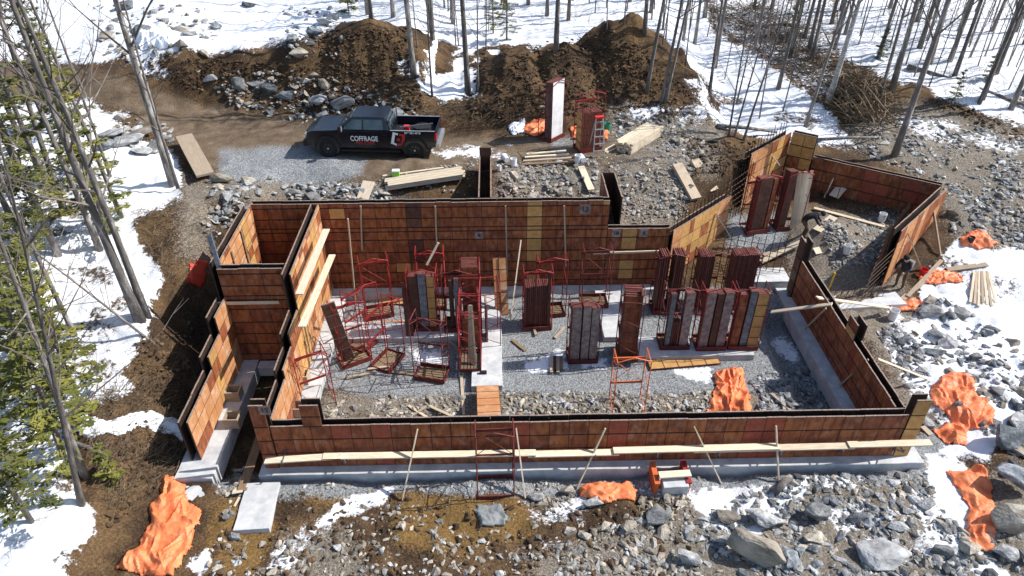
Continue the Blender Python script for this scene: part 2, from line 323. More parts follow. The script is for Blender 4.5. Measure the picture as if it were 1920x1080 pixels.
def copy_tree(o, parent=None):
    c = o.copy(); COL.objects.link(c); c.parent = parent
    for ch in o.children: copy_tree(ch, c)
    return c
_T = ['', '', 'twenty', 'thirty', 'forty', 'fifty', 'sixty']
ORD = ['first', 'second', 'third', 'fourth', 'fifth', 'sixth', 'seventh', 'eighth', 'ninth', 'tenth', 'eleventh', 'twelfth', 'thirteenth', 'fourteenth', 'fifteenth', 'sixteenth',
       'seventeenth', 'eighteenth', 'nineteenth', 'twentieth']
for _k in range(21, 70): ORD.append(ORD[_k - 21 - 10 * 0] if False else (_T[_k // 10][:-1] + 'ieth' if _k % 10 == 0 else _T[_k // 10] + '-' + ORD[_k % 10 - 1]))

# ------------------------------------------------------------------ ground sheet
def axis(segs):
    out = [segs[0][0]]
    for a, b, st in segs:
        n = max(1, int(round((b - a) / st))); out += [a + (b - a) * (i + 1) / n for i in range(n)]
    return np.array(out)
GRAVEL_SOFT = 22
GX = axis([(-160, -60, 8), (-60, -30, 1.2), (-30, -16, 0.3), (-16, 21, 0.115), (21, 34, 0.28), (34, 70, 1.5), (70, 170, 8)])
GY = axis([(-30, 5, 3), (5, 9.5, 0.5), (9.5, 31, 0.115), (31, 44, 0.16), (44, 75, 0.45), (75, 110, 1.5), (110, 300, 8)])
gx, gy = np.meshgrid(GX, GY); gzv = H(gx, gy)
ppx, ppy = project(gx, gy, gzv)
wx = ppx + 26 * fbm(gx * 0.7, gy * 0.7, 70) + 10 * fbm(gx * 3, gy * 3, 72); wy = ppy + 22 * fbm(gx * 0.7, gy * 0.7, 75) + 8 * fbm(gx * 3, gy * 3, 77)
def region(polys, val=1.0, soft=10):
    r = np.zeros(gx.shape)
    for p in polys:
        xs = [q[0] for q in p]; ys = [q[1] for q in p]
        b = (wx > min(xs) - 20) & (wx < max(xs) + 20) & (wy > min(ys) - 20) & (wy < max(ys) + 20)
        if b.any(): r[b] = np.maximum(r[b], val * np.clip(0.5 + polydist(wx[b], wy[b], p) / (2 * soft), 0, 1))
    return r
SNOW = [[(-900, 215), (120, 185), (215, 195), (240, 222), (262, 250), (335, 300), (340, 372), (255, 425), (272, 470), (312, 520), (315, 575), (275, 650), (245, 690), (255, 735), (140, 770), (125, 800), (128, 868), (150, 900), (185, 985), (140, 1100), (-900, 1100)],
        [(-300, -200), (-300, 120), (170, 118), (250, 128), (300, 150), (360, 182), (300, 105), (345, 92), (430, 108), (520, 78), (600, 55), (650, 30), (650, -200)],
        [(640, -300), (620, 40), (700, 60), (770, 150), (800, 182), (835, 192), (895, 178), (905, 135), (990, 100), (1060, 96), (1165, 60), (1240, 120), (1310, 178), (1345, 235), (1430, 262), (1600, 275), (1540, 190), (1435, 115), (1330, 50), (1320, -300)],
        [(1560, -300), (1570, 105), (1700, 165), (1830, 208), (1925, 245), (2900, 500), (2900, -300)],
        [(1745, 500), (1790, 452), (1850, 462), (1990, 470), (1990, 760), (1900, 780), (1850, 870), (1760, 860), (1755, 800), (1690, 700), (1660, 640), (1700, 590)],
        [(1745, 860), (1800, 880), (1815, 1010), (1790, 1000), (1760, 930)], [(1290, 930), (1420, 915), (1470, 930), (1420, 1005), (1330, 985)], [(1440, 905), (1530, 895), (1500, 945), (1430, 950)],
        [(1540, 900), (1620, 890), (1610, 915), (1545, 920)], [(480, 1075), (560, 985), (640, 930), (735, 912), (720, 945), (620, 985), (560, 1060), (530, 1090)], [(1000, 1005), (1040, 1000), (1080, 1020), (1050, 1035), (1010, 1030)],
        [(350, 1060), (390, 1030), (400, 1060), (370, 1090)], [(985, 680), (1060, 655), (1070, 690), (990, 698)], [(1085, 680), (1135, 672), (1130, 695), (1085, 692)], [(1440, 640), (1465, 630), (1495, 668), (1480, 680), (1450, 660)],
        [(1250, 690), (1340, 682), (1335, 715), (1290, 712)], [(775, 652), (830, 655), (830, 690), (790, 690)], [(1510, 660), (1540, 660), (1610, 780), (1560, 780)], [(815, 280), (960, 270), (955, 297), (830, 292)],
        [(1180, 205), (1230, 200), (1260, 215), (1200, 225)], [(1300, 770), (1430, 770), (1420, 785), (1310, 785)], [(620, 120), (665, 95), (660, 115), (625, 135)], [(1400, 515), (1430, 500), (1450, 520), (1410, 540)], [(360, 560), (385, 545), (390, 570), (370, 580)], [(300, 575), (320, 570), (315, 605), (300, 605)]]
SNOWHALF = [[(1320, -200), (1560, -200), (1575, 110), (1600, 200), (1540, 190), (1435, 115), (1330, 50)], [(1590, 240), (1700, 200), (1925, 260), (1925, 300), (1700, 260)], [(1480, 960), (1760, 900), (1850, 1060), (1600, 1085)], [(1640, 560), (1760, 600), (1760, 740), (1690, 690)], [(150, 60), (350, 60), (350, 115), (200, 122)], [(360, 70), (640, 30), (660, 75), (420, 112)], [(980, 930), (1110, 925), (1100, 985), (990, 990)], [(1490, 1000), (1560, 990), (1580, 1060), (1520, 1060)], [(1160, 900), (1340, 900), (1330, 930), (1180, 930)], [(1160, 195), (1350, 190), (1330, 240), (1200, 235)]]
GRAVEL = [[(590, 545), (1475, 545), (1480, 600), (1550, 700), (1540, 745), (1330, 735), (1200, 745), (1000, 735), (900, 735), (700, 745), (600, 720), (560, 700)], [(410, 285), (500, 270), (590, 280), (690, 300), (680, 325), (600, 345), (450, 345), (415, 325)],
          [(400, 900), (520, 885), (1760, 855), (1790, 870), (1730, 905), (1450, 915), (1200, 930), (900, 925), (420, 930)], [(1700, 830), (1760, 800), (1790, 850), (1720, 880)], [(1030, 255), (1090, 265), (1040, 275)], [(1370, 400), (1470, 400), (1480, 470), (1370, 470)]]
ROAD = [[(-200, 60), (150, 135), (220, 140), (350, 190), (470, 215), (590, 235), (830, 255), (1080, 255), (1180, 285), (1150, 300), (920, 315), (700, 335), (420, 330), (330, 270), (215, 195), (100, 190), (-200, 190)], [(285, -120), (405, -120), (410, 20), (420, 60), (330, 75), (300, 30)]]
CLAY = [[(740, 930), (980, 930), (1000, 1000), (860, 1040), (740, 1020)], [(740, 950), (860, 925), (880, 990), (800, 1010), (730, 985)], [(440, 930), (520, 985), (480, 1080), (370, 1080), (400, 960)], [(560, 920), (740, 905), (700, 925), (600, 945)]]
RUBBLE = [[(1560, 560), (1700, 560), (1790, 800), (1745, 850), (1660, 690)], [(1580, 265), (1600, 220), (1700, 195), (1925, 250), (2300, 330), (2300, 620), (1920, 480), (1790, 445), (1760, 345)], [(340, 335), (720, 340), (760, 372), (400, 380), (390, 500), (330, 480)], [(920, 300), (1130, 300), (1140, 372), (930, 372)], [(1000, 1040), (1150, 1000), (1300, 930), (2000, 880), (2400, 1300), (900, 1300)], [(520, 1010), (640, 990), (700, 1080), (520, 1100)],
          [(580, 735), (1660, 735), (1660, 800), (560, 800)], [(1480, 400), (1700, 400), (1690, 560), (1480, 560)], [(1150, 200), (1350, 230), (1340, 330), (1130, 300)], [(1140, 300), (1300, 300), (1270, 430), (1150, 430)], [(1600, 560), (1900, 620), (1960, 900), (1700, 700)]]
def shift(a): return a
snow = np.maximum(region(SNOW, 0.95, 16), region(SNOWHALF, 0.56, 18))
outside = (ppy < -40) | ((ppx < -40) & (ppy < 1200)) | ((ppx > 1960) & (ppy < 260))
snow = np.where(outside, 0.95, snow)
snow = np.maximum(snow, region([[(1720, 560), (1790, 452), (1850, 462), (1990, 470), (1990, 790), (1880, 790), (1850, 870), (1770, 865), (1770, 800), (1720, 700), (1690, 640)], [(1740, 855), (1810, 870), (1830, 1030), (1900, 1085), (1800, 1085), (1750, 950)], [(1290, 925), (1480, 905), (1490, 950), (1420, 1010), (1330, 990)]], 1.12, 22))
mound = ss(0.35, 0.9, gzv - (4.7 + 0.5 * fbm(gx * 0.2, gy * 0.2, 60, 3))) * ss(36.3, 37.2, gy) * ss(43.2, 42.2, gy) * ss(-11.5, -10, gx) * ss(12, 10.5, gx)
mound = np.where(gx > -3.2, mound, ss(1.1, 1.6, gzv - 4.7) * ss(-10.2, -9.0, gx) * ss(42.8, 42.0, gy) * ss(36.3, 37, gy))
snow = snow * (1 - np.clip(mound * 1.6, 0, 1)) * (1 - 0.5 * ss(0.02, 0.2, fbm(gx * 0.7, gy * 0.7, 81, 5)) * (0.35 + 0.65 * ss(46, 40, gy)))
steep = np.hypot(*np.gradient(gzv, GY, GX)); snow = snow * (1 - 0.55 * ss(0.75, 1.3, steep))
ng = gx.size
me = bpy.data.meshes.new('ground'); nxx = len(GX); nyy = len(GY)
ii = (np.arange(nyy - 1)[:, None] * nxx + np.arange(nxx - 1)[None, :]).ravel()
fa = np.stack([ii, ii + 1, ii + nxx + 1, ii + nxx], 1).astype(np.int32)
me.vertices.add(ng); me.vertices.foreach_set('co', np.stack([gx.ravel(), gy.ravel(), gzv.ravel()], 1).astype(np.float32).ravel())
me.loops.add(fa.size); me.loops.foreach_set('vertex_index', fa.ravel()); me.polygons.add(len(fa)); me.polygons.foreach_set('loop_start', np.arange(0, fa.size, 4, dtype=np.int32)); me.update(calc_edges=True)
for nm, arr in (('snow', snow), ('gravel', region(GRAVEL, 1, GRAVEL_SOFT)), ('road', region(ROAD, 1, 22)), ('clay', region(CLAY, 1, 30)), ('rubble', region(RUBBLE, 1, 34))):
    at = me.attributes.new(nm, 'FLOAT', 'POINT'); at.data.foreach_set('value', arr.ravel().astype(np.float32))
me.materials.append(M['ground']); me.shade_smooth()
g = link('ground', me); g['kind'] = 'structure'; g['label'] = 'snowy, muddy and gravelled ground of the building site and forest'

# ------------------------------------------------------------------ rocks
def rock_mesh(seed, m, flat=0.75):
    rr = random.Random(seed); bm = bmesh.new()
    k = rr.randint(11, 17); ax = (1, rr.uniform(0.6, 0.95), flat * rr.uniform(0.6, 1.0))
    for _ in range(k):
        v = Vector((rr.gauss(0, 1), rr.gauss(0, 1), rr.gauss(0, 1))).normalized() * rr.uniform(0.42, 0.55)
        v = Vector([max(-0.4, min(0.4, c)) for c in v]) if rr.random() < 0.5 else v
        bm.verts.new((v.x * ax[0], v.y * ax[1], v.z * ax[2]))
    bmesh.ops.convex_hull(bm, input=bm.verts); 
    loose = [v for v in bm.verts if not v.link_faces]; bmesh.ops.delete(bm, geom=loose, context='VERTS')
    bmesh.ops.recalc_face_normals(bm, faces=bm.faces)
    me = bpy.data.meshes.new('rock'); bm.to_mesh(me); bm.free()
    if m: me.materials.append(M[m])
    return me
ROCKV = {k: [rock_mesh(100 * j + i, k) for i in range(7)] for j, k in enumerate(('rockA', 'rockB', 'rockC'))}
def big_rock_mesh(seed, m):
    me = rock_mesh(seed, None, 0.9); bm = bmesh.new(); bm.from_mesh(me); rr = random.Random(seed)
    bmesh.ops.bevel(bm, geom=bm.edges[:], offset=0.025, segments=1, affect='EDGES', clamp_overlap=True)
    bmesh.ops.triangulate(bm, faces=bm.faces[:]); bmesh.ops.subdivide_edges(bm, edges=bm.edges[:], cuts=1, use_grid_fill=True)
    P = np.array([v.co for v in bm.verts])
    dn = 0.07 * fbm(P[:, 0] * 5 + seed, P[:, 1] * 5 + P[:, 2] * 4, seed)
    for v, d in zip(bm.verts, dn): v.co += v.normal * float(d)
    bm.to_mesh(me); bm.free(); me.materials.append(M[m]); return me
def unproj_ground(px, py):
    """many pixels at once: march rays to the ground"""
    d = FW[None] * FPX + RT[None] * (px - 960)[:, None] + UP[None] * (540 - py)[:, None]
    d /= np.linalg.norm(d, axis=1)[:, None]; lo = np.full(len(px), 10.0); hit = np.full(len(px), 90.0); done = np.zeros(len(px), bool)
    for t in np.arange(10, 90, 0.35):
        X = CC[0] + d[:, 0] * t; Y = CC[1] + d[:, 1] * t; Z = CC[2] + d[:, 2] * t
        b = (~done) & (Z <= Hs(X, Y)); hit[b] = t; done |= b
        if done.all(): break
    lo = hit - 0.35; hi = hit.copy()
    for _ in range(7):
        t = (lo + hi) / 2; b = CC[2] + d[:, 2] * t <= Hs(CC[0] + d[:, 0] * t, CC[1] + d[:, 1] * t); hi = np.where(b, t, hi); lo = np.where(b, lo, t)
    X = CC[0] + d[:, 0] * hi; Y = CC[1] + d[:, 1] * hi; return X, Y, H(X, Y)
KEEP_OUT = [(-7.6, 13.6, 14.9, 16.2), (-10.4, -8.9, 14.6, 25.7), (-7.8, -6.3, 14.2, 25.7), (-9.8, 7.4, 24.8, 25.9), (-1.0, 0.2, 25.6, 30.2), (4.3, 5.35, 25.6, 28.1), (-9.2, -2.3, 30.4, 33.2), (12.0, 13.3, 15.6, 24.6), (-8.1, -6.5, 13.2, 15.2)]
def free(x, y, pad=0.0):
    ok = np.ones(len(x), bool)
    for a, b, c, d in KEEP_OUT: ok &= ~((x > a - pad) & (x < b + pad) & (y > c - pad) & (y < d + pad))
    return ok
def scatter_px(poly, n, patchy=0.0):
    xs = [p[0] for p in poly]; ys = [p[1] for p in poly]; X = RNG.uniform(min(xs), max(xs), n * 3); Y = RNG.uniform(min(ys), max(ys), n * 3)
    k = inpoly(X, Y, poly); X, Y = X[k][:n], Y[k][:n]; X, Y, Z = unproj_ground(X, Y)
    if patchy:
        k = RNG.uniform(0, 1, len(X)) > patchy * ss(0.02, 0.14, fbm(X * 0.8, Y * 0.8, 130, 3)); X, Y, Z = X[k], Y[k], Z[k]
    return X, Y, Z
# zone: polygon (photo pixels), stones of 0.2 m and more built one by one, small stones joined, size range, material mix, label
ZONES = [
 ([(1380, 930), (1560, 880), (1740, 900), (1800, 1000), (1930, 960), (1980, 1100), (1300, 1085), (1260, 1010)], 64, 1600, (0.26, 0.85), 'AABC', 'broken grey rock in the rubble in front of the front form wall'),
 ([(980, 925), (1300, 930), (1300, 1080), (1000, 1080)], 20, 700, (0.22, 0.6), 'ABB', 'stone half sunk in the brown mud below the front form wall'),
 ([(430, 930), (1000, 940), (1000, 1085), (380, 1085)], 18, 520, (0.18, 0.42), 'BAB', 'pale stone on the muddy ground at the bottom edge'),
 ([(1660, 570), (1780, 560), (1900, 640), (1960, 760), (1900, 900), (1780, 700), (1680, 670)], 80, 420, (0.3, 0.95), 'AACB', 'grey rock lying in snow right of the right form wall'),
 ([(1640, 620), (1700, 600), (1770, 780), (1740, 800), (1680, 690)], 30, 450, (0.25, 0.7), 'CAA', 'dark rock against the outside of the right form wall'),
 ([(1590, 270), (1700, 205), (1925, 255), (1925, 470), (1790, 440), (1770, 350)], 44, 2300, (0.25, 0.7), 'AAB', 'rock in the wide rubble field behind the garage wing'),
 ([(1540, 415), (1680, 400), (1690, 500), (1560, 500)], 22, 700, (0.2, 0.42), 'ABA', 'rock on the rubble heap inside the garage wing'),
 ([(395, 332), (640, 338), (730, 352), (730, 374), (470, 380), (395, 460), (370, 400)], 44, 700, (0.3, 0.85), 'ABA', 'grey rock dumped behind the stairwell box'),
 ([(925, 312), (1120, 300), (1120, 372), (925, 374)], 30, 500, (0.25, 0.7), 'ABB', 'rock on the backfill slope behind the long back form wall'),
 ([(590, 742), (870, 742), (870, 792), (590, 792)], 22, 450, (0.2, 0.5), 'BBA', 'tan rock in the trench left of the orange ramp panel'),
 ([(945, 735), (1330, 735), (1330, 785), (945, 788)], 26, 700, (0.2, 0.45), 'BAB', 'tan rock in the trench right of the orange ramp panel'),
 ([(1410, 700), (1560, 690), (1600, 775), (1410, 775)], 16, 400, (0.25, 0.55), 'AAC', 'grey rock in the trench beside the upright orange tarp'),
 ([(360, 130), (600, 130), (800, 205), (800, 240), (560, 235), (430, 200)], 30, 500, (0.3, 0.9), 'ACB', 'rock bedded in the dark cut bank behind the pickup truck'),
 ([(170, 20), (420, 10), (420, 100), (200, 120)], 30, 200, (0.4, 1.3), 'BAA', 'boulder on the snowy plateau above the cut bank'),
 ([(520, 10), (650, 20), (640, 110), (540, 120)], 9, 100, (0.35, 0.9), 'CAA', 'dark boulder in the snow left of the tallest left soil mound'),
 ([(1160, 215), (1300, 205), (1340, 300), (1250, 300), (1140, 250)], 26, 500, (0.22, 0.55), 'ABA', 'rock between the lumber stack and the right soil mound'),
 ([(1140, 300), (1300, 300), (1290, 400), (1180, 425), (1150, 400)], 12, 600, (0.2, 0.4), 'BBA', 'rock on the bare dirt slope behind the low back form wall'),
 ([(190, 215), (320, 240), (330, 300), (250, 290)], 8, 60, (0.4, 1.0), 'AAB', 'slab of rock beside the road bend at left'),
 ([(380, 880), (460, 880), (450, 935), (390, 930)], 7, 60, (0.2, 0.32), 'BBB', 'tan stone packed beside the low concrete footing end'),
 ([(600, 700), (1550, 560), (1540, 740), (620, 735)], 0, 420, (0.1, 0.12), 'AB', ''),
 ([(700, 335), (880, 300), (1180, 290), (1100, 315), (880, 370)], 0, 500, (0.2, 0.3), 'AB', ''),
 ([(500, 885), (1740, 850), (1740, 915), (500, 925)], 0, 900, (0.2, 0.3), 'AB', ''),
]
MK = {'A': 'rockA', 'B': 'rockB', 'C': 'rockC'}
sm = {k: [[], []] for k in ('rockA', 'rockB', 'rockC')}; smo = {k: 0 for k in sm}
tpl = {k: [(np.array([v.co[:] for v in q.vertices]), np.array([list(f.vertices) for f in q.polygons])) for q in [rock_mesh(900 + 10 * j + i, None) for i in range(5)]] for j, k in enumerate(sm)}
for poly, nb, ns, (s0, s1), mx, lab in ZONES:
    if nb:
        X, Y, Z = scatter_px(poly, int(nb * 0.55 + 0.5)); ok = free(X, Y, 0.1)
        od = np.argsort(project(X[ok], Y[ok], Z[ok])[0])
        for q_, (x, y, z) in enumerate(zip(X[ok][od], Y[ok][od], Z[ok][od])):
            s = s0 + (s1 - s0) * random.random() ** 1.8
            o = link('rock', random.choice(ROCKV[MK[random.choice(mx)]]), None, (x, y, z + s * 0.07), (random.uniform(-.4, .4), random.uniform(-.4, .4), random.uniform(0, 6.28)))
            o.scale = (s * random.uniform(0.9, 1.35), s, s * random.uniform(0.7, 1.0)); tag(o, lab + ', %s from left' % ORD[q_], 'rock', lab.replace('rock', 'rocks', 1).replace('stone', 'stones', 1))
    X, Y, Z = scatter_px(poly, int(ns * 1.5), 0.9); ok = free(X, Y, 0.0); nmid = int(0.16 * ok.sum()) if nb else 0
    for q_, (x, y, z) in enumerate(zip(X[ok], Y[ok], Z[ok])):
        k = MK[random.choice(mx)]; V, Fc = random.choice(tpl[k]); s = 0.05 + (s0 * 1.05 - 0.05) * random.random() ** 1.6 if q_ >= nmid else s0 * random.uniform(0.9, 1.75)
        a = random.uniform(0, 6.28); c, d = math.cos(a), math.sin(a); W = V * np.array([s * random.uniform(.9, 1.4), s, s * random.uniform(.7, 1)])
        t = random.uniform(-.6, .6); W = np.stack([W[:, 0], W[:, 1] * math.cos(t) - W[:, 2] * math.sin(t), W[:, 1] * math.sin(t) + W[:, 2] * math.cos(t)], 1)
        W = np.stack([W[:, 0] * c - W[:, 1] * d, W[:, 0] * d + W[:, 1] * c, W[:, 2]], 1) + np.array([x, y, z + s * 0.04])
        sm[k][0].append(W); sm[k][1].append(Fc + smo[k]); smo[k] += len(W)
for k, (vs, fs) in sm.items():
    me = bpy.data.meshes.new('small_stones'); me.from_pydata(np.concatenate(vs).tolist(), [], np.concatenate(fs).tolist()); me.materials.append(M[k])
    o = link('small_stones', me); o['kind'] = 'stuff'; o['category'] = 'stones'; o['label'] = {'rockA': 'grey', 'rockB': 'tan', 'rockC': 'dark'}[k] + ' small stones and chippings strewn over the site'
# boulders that stand out: photo pixel of the foot centre, width in pixels, height in pixels, material, label
BOULD = [(1432, 1068, 118, 82, 'rockB', 'largest pale wedge-shaped boulder at the bottom edge'), (1240, 988, 72, 48, 'rockA', 'rounded grey boulder with dark front face below the small orange tarp'),
 (1532, 985, 58, 60, 'rockA', 'upright grey boulder in the rubble below the front wall footing'), (1445, 1000, 80, 45, 'rockA', 'slabby grey boulder just above the largest pale boulder'), (1660, 1075, 130, 50, 'rockA', 'wide flat grey boulder cut by the bottom edge'),
 (1895, 850, 80, 80, 'rockC', 'huge dark boulder at the right edge right of the long orange tarps'), (1905, 925, 80, 60, 'rockC', 'dark snow-capped boulder at the right edge below the huge dark one'), (1900, 1010, 85, 90, 'rockB', 'brown-faced boulder slab leaning beside the lowest orange tarp'),
 (1290, 1068, 58, 48, 'rockA', 'grey boulder left of the largest pale boulder'), (1062, 932, 38, 36, 'rockB', 'tan boulder at the foot of the third brace from left'), (1112, 958, 44, 30, 'rockA', 'grey boulder directly below the small orange tarp by the front wall'),
 (1005, 945, 30, 26, 'rockA', 'grey stone beside the second front brace'), (1370, 990, 60, 30, 'rockB', 'tan flat boulder in the snow patch below the front wall'), (1690, 1000, 44, 30, 'rockA', 'grey stone on the right of the front rubble'), (440, 1016, 28, 24, 'rockA', 'single grey stone on bare clay below the loose concrete slab'),
 (422, 978, 18, 20, 'rockA', 'small pale stone between the tarp and the loose slab'), (560, 116, 46, 32, 'rockB', 'flat pale boulder on the bank above the truck cab'), (410, 345, 45, 26, 'rockB', 'tan boulder beside the leaning crate at the road edge'), (470, 405, 44, 24, 'rockB', 'flat tan boulder behind the stairwell box corner'),
 (1275, 275, 22, 26, 'rockB', 'tall pale stone right of the lumber stack'), (1340, 270, 42, 26, 'rockB', 'large pale boulder under the trees behind the rebar mesh'), (1015, 210, 26, 22, 'rockB', 'tan boulder left of the tall white-faced rack'), (230, 275, 70, 24, 'rockA', 'flat slab ledge jutting beside the road'),
 (210, 260, 66, 22, 'rockA', 'upper slab of the stacked rock ledge left of the road'), (445, 175, 40, 40, 'rockA', 'blocky rock outcrop face in the cut bank'), (500, 185, 50, 44, 'rockC', 'dark outcrop block in the cut bank left of the truck'), (600, 205, 50, 44, 'rockA', 'outcrop block above the truck hood'), (1800, 770, 30, 24, 'rockC', 'dark rock above the middle orange tarp'), (1870, 745, 40, 24, 'rockA', 'grey rock in snow right of the draped orange tarp'),
 (478, 172, 64, 40, 'rockA', 'pale outcrop slab high in the cut bank above the road'), (535, 200, 62, 46, 'rockC', 'blue-grey outcrop block low in the cut bank left of the truck'), (645, 212, 56, 38, 'rockA', 'outcrop block in the bank right above the truck cab'), (395, 160, 46, 26, 'rockA', 'small outcrop at the left end of the cut bank'), (690, 222, 44, 30, 'rockB', 'tan block in the bank above the truck bed'), (745, 222, 38, 26, 'rockA', 'grey block at the foot of the bank behind the truck bed'), (560, 165, 40, 34, 'rockB', 'tan outcrop under the snow lip of the cut bank'),
 (255, 262, 74, 16, 'rockB', 'thin tan slab on top of the ledge left of the road'), (190, 285, 50, 30, 'rockC', 'dark block under the slab ledge left of the road'), (262, 292, 50, 16, 'rockA', 'lowest flat slab of the ledge left of the road'), (195, 75, 40, 20, 'rockB', 'tan block half buried in the plateau snow at left'), (262, 70, 50, 30, 'rockC', 'dark boulder on the plateau beside the wrapped bundle'), (230, 20, 50, 22, 'rockC', 'dark boulder near the top edge left of the uphill track'), (465, 20, 34, 28, 'rockC', 'dark stump-like boulder right of the uphill track'), (590, 75, 40, 30, 'rockC', 'dark boulder at the left shoulder of the left mound'), (610, 50, 44, 26, 'rockA', 'grey boulder in the snow above the left mound shoulder'),
 (1890, 1060, 60, 40, 'rockA', 'grey boulder in the bottom right corner'), (1770, 1050, 46, 34, 'rockA', 'grey boulder left of the lowest orange tarp end'), (1610, 985, 40, 28, 'rockC', 'dark angular boulder in the middle of the front rubble'), (1740, 960, 40, 26, 'rockA', 'grey boulder near the snow strip at lower right'), (1180, 1000, 40, 26, 'rockB', 'tan boulder on the mud below the red channels'), (1350, 1020, 50, 34, 'rockA', 'grey boulder left above the largest pale boulder')]
for i, (bx, by, bw, bh, mk, lab) in enumerate(BOULD):
    p = PG(bx, by); dep = (p - CC) @ FW; W = bw * dep / FPX; Hh = bh * dep / FPX * 1.0
    o = link('boulder', big_rock_mesh(300 + i, mk), None, (p[0], p[1] + W * 0.25, p[2] + Hh * 0.28), (random.uniform(-.2, .2), random.uniform(-.2, .2), random.uniform(-.35, .35)))
    o.scale = (W * 1.12, W * 0.9, Hh * 0.95); tag(o, lab, 'boulder')

# ------------------------------------------------------------------ form panels and walls
MESHC = {}
def cached(key, fn):
    if key not in MESHC: MESHC[key] = fn()
    return MESHC[key]
def two_mat(name, boxes_a, ma, boxes_b, mb_):
    a = MB()
    for b in boxes_a: a.box(*b)
    na = len(a.f)
    for b in boxes_b: a.box(*b)
    me = a.mesh(name, ma); me.materials.append(M[mb_]); me.polygons.foreach_set('material_index', [0] * na + [1] * (len(a.f) - na)); me.update(); return me
def frame_mesh(w_, h, lines):
    def f():
        m = MB(); m.box(0.004, w_ - 0.004, 0.012, 0.055, 0, h)
        for z in lines: m.tube([(0.0, 0.008, z), (w_, 0.008, z)], 0.011, 5)
        return m.mesh('panel_frame', 'steel')
    return cached(('fr', round(w_, 3), round(h, 3), tuple(lines)), f)
def cell_mesh(w_, h, mk):
    return cached(('ce', round(w_, 3), round(h, 3), mk), lambda: MB().box(0.009, w_ - 0.009, -0.006, 0.0125, 0.026, h - 0.026).mesh('plywood', mk))
PICK = ['ply'] * 26 + ['ply_dark', 'ply_red', 'ply_yellow']
LITE = ['ply_lit_wash'] * 9 + ['ply_yellow']  # sunlit walls get paler plywood: their sunlight is part of the colour
def form_wall(label, A, B, z0, z1, lines, thick=0.33, pick=None, cols=None, back='plain', backlow=None, seed=1, tops=None, skip_back=()):
    """a double-faced concrete form: main face to the right of A->B, its twin `thick` behind it; lines = heights of the horizontal joints"""
    rr = random.Random(seed); pick = pick or PICK
    A = np.array(A, float); B = np.array(B, float); Ln = float(np.linalg.norm(B - A)); ang = math.atan2(B[1] - A[1], B[0] - A[0])
    t = thing('concrete_formwork', label, 'formwork', (A[0], A[1], z0), ang)
    n = max(1, round(Ln / 0.62)); x = 0.0; ws = []
    while x < Ln - 0.05:
        w_ = cols[len(ws) % len(cols)] if cols else rr.choice([0.61] * 12 + [0.31]); w_ = min(w_, Ln - x)
        if Ln - x - w_ < 0.12: w_ = Ln - x
        ws.append((x, w_)); x += w_
    for i, (x, w_) in enumerate(ws):
        zt = (tops(x + w_ / 2) if tops else z1) + rr.choice([0, 0, 0, 0.012, -0.01]); h = zt - z0
        ln = [round(z - z0, 3) for z in lines if z0 + 0.1 < z < zt - 0.05]; ed = [0.0] + ln + [h]
        fo = link('panel_frame', frame_mesh(w_, round(h, 3), ln), t, (x, 0, 0)); colm = rr.choice(pick); 
        for a, b in zip(ed[:-1], ed[1:]):
            mk = colm if (rr.random() < 0.75 or colm == 'ply') else 'ply'
            if rr.random() < 0.035 and pick is PICK: mk = rr.choice(['ply_dark', 'ply_red', 'ply_yellow'])
            link('plywood', cell_mesh(w_, b - a, mk), fo, (0, 0, a))
        hb = (backlow - z0) if backlow else h
        if i not in skip_back:
            bo = link('panel_frame', frame_mesh(w_, round(hb, 3), []), t, (x + w_, thick, 0), (0, 0, math.pi))
            link('plywood', cell_mesh(w_, hb, 'ply_dark' if back == 'plain' else rr.choice(pick)), bo, (0, 0, 0))
        link('top_edge', cached(('te', round(w_, 3)), lambda: MB().box(0.006, w_ - 0.006, 0.002, 0.05, -0.004, 0.008).mesh('top_edge', 'edge')), t, (x, 0, h + 0.002))
        if i not in skip_back: link('top_edge', cached(('te', round(w_, 3)), None), t, (x + w_, thick, hb + 0.002), (0, 0, math.pi))
    return t
BL = [0.55, 1.05, 1.52, 2.05, 2.65, 3.05, 3.24, 3.67, 4.17]
FT = 0.25
form_wall('long tall back form wall of orange plywood panels behind the racks', (-9.75, 25.3), (4.55, 25.3), FT, 4.37, BL, seed=3)
form_wall('low yellow-topped stretch of form wall continuing the back wall to the right', (4.56, 25.3), (7.15, 25.3), FT, 3.05, BL, seed=4, pick=['ply', 'ply', 'ply_yellow'])
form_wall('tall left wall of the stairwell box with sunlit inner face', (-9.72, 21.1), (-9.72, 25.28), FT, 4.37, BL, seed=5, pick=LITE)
form_wall('tall panel wall closing the front of the stairwell box', (-9.68, 20.72), (-7.42, 20.72), FT, 4.37, BL, seed=6, cols=[0.75], pick=['ply'])
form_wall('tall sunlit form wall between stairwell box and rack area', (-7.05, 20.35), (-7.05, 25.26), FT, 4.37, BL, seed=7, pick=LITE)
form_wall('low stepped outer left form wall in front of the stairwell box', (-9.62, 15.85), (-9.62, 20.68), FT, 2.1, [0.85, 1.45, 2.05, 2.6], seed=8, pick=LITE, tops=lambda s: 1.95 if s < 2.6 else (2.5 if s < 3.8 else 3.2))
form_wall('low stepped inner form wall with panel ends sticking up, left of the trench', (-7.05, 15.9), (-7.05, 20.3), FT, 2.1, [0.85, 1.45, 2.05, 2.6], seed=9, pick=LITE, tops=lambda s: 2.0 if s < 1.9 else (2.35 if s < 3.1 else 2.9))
form_wall('long low front form wall along the front footing', (-7.0, 15.5), (12.7, 15.5), FT, 2.07, [0.3, 0.9, 1.5], seed=10, pick=['ply'] * 14 + ['ply_red'] * 2, cols=[0.61])
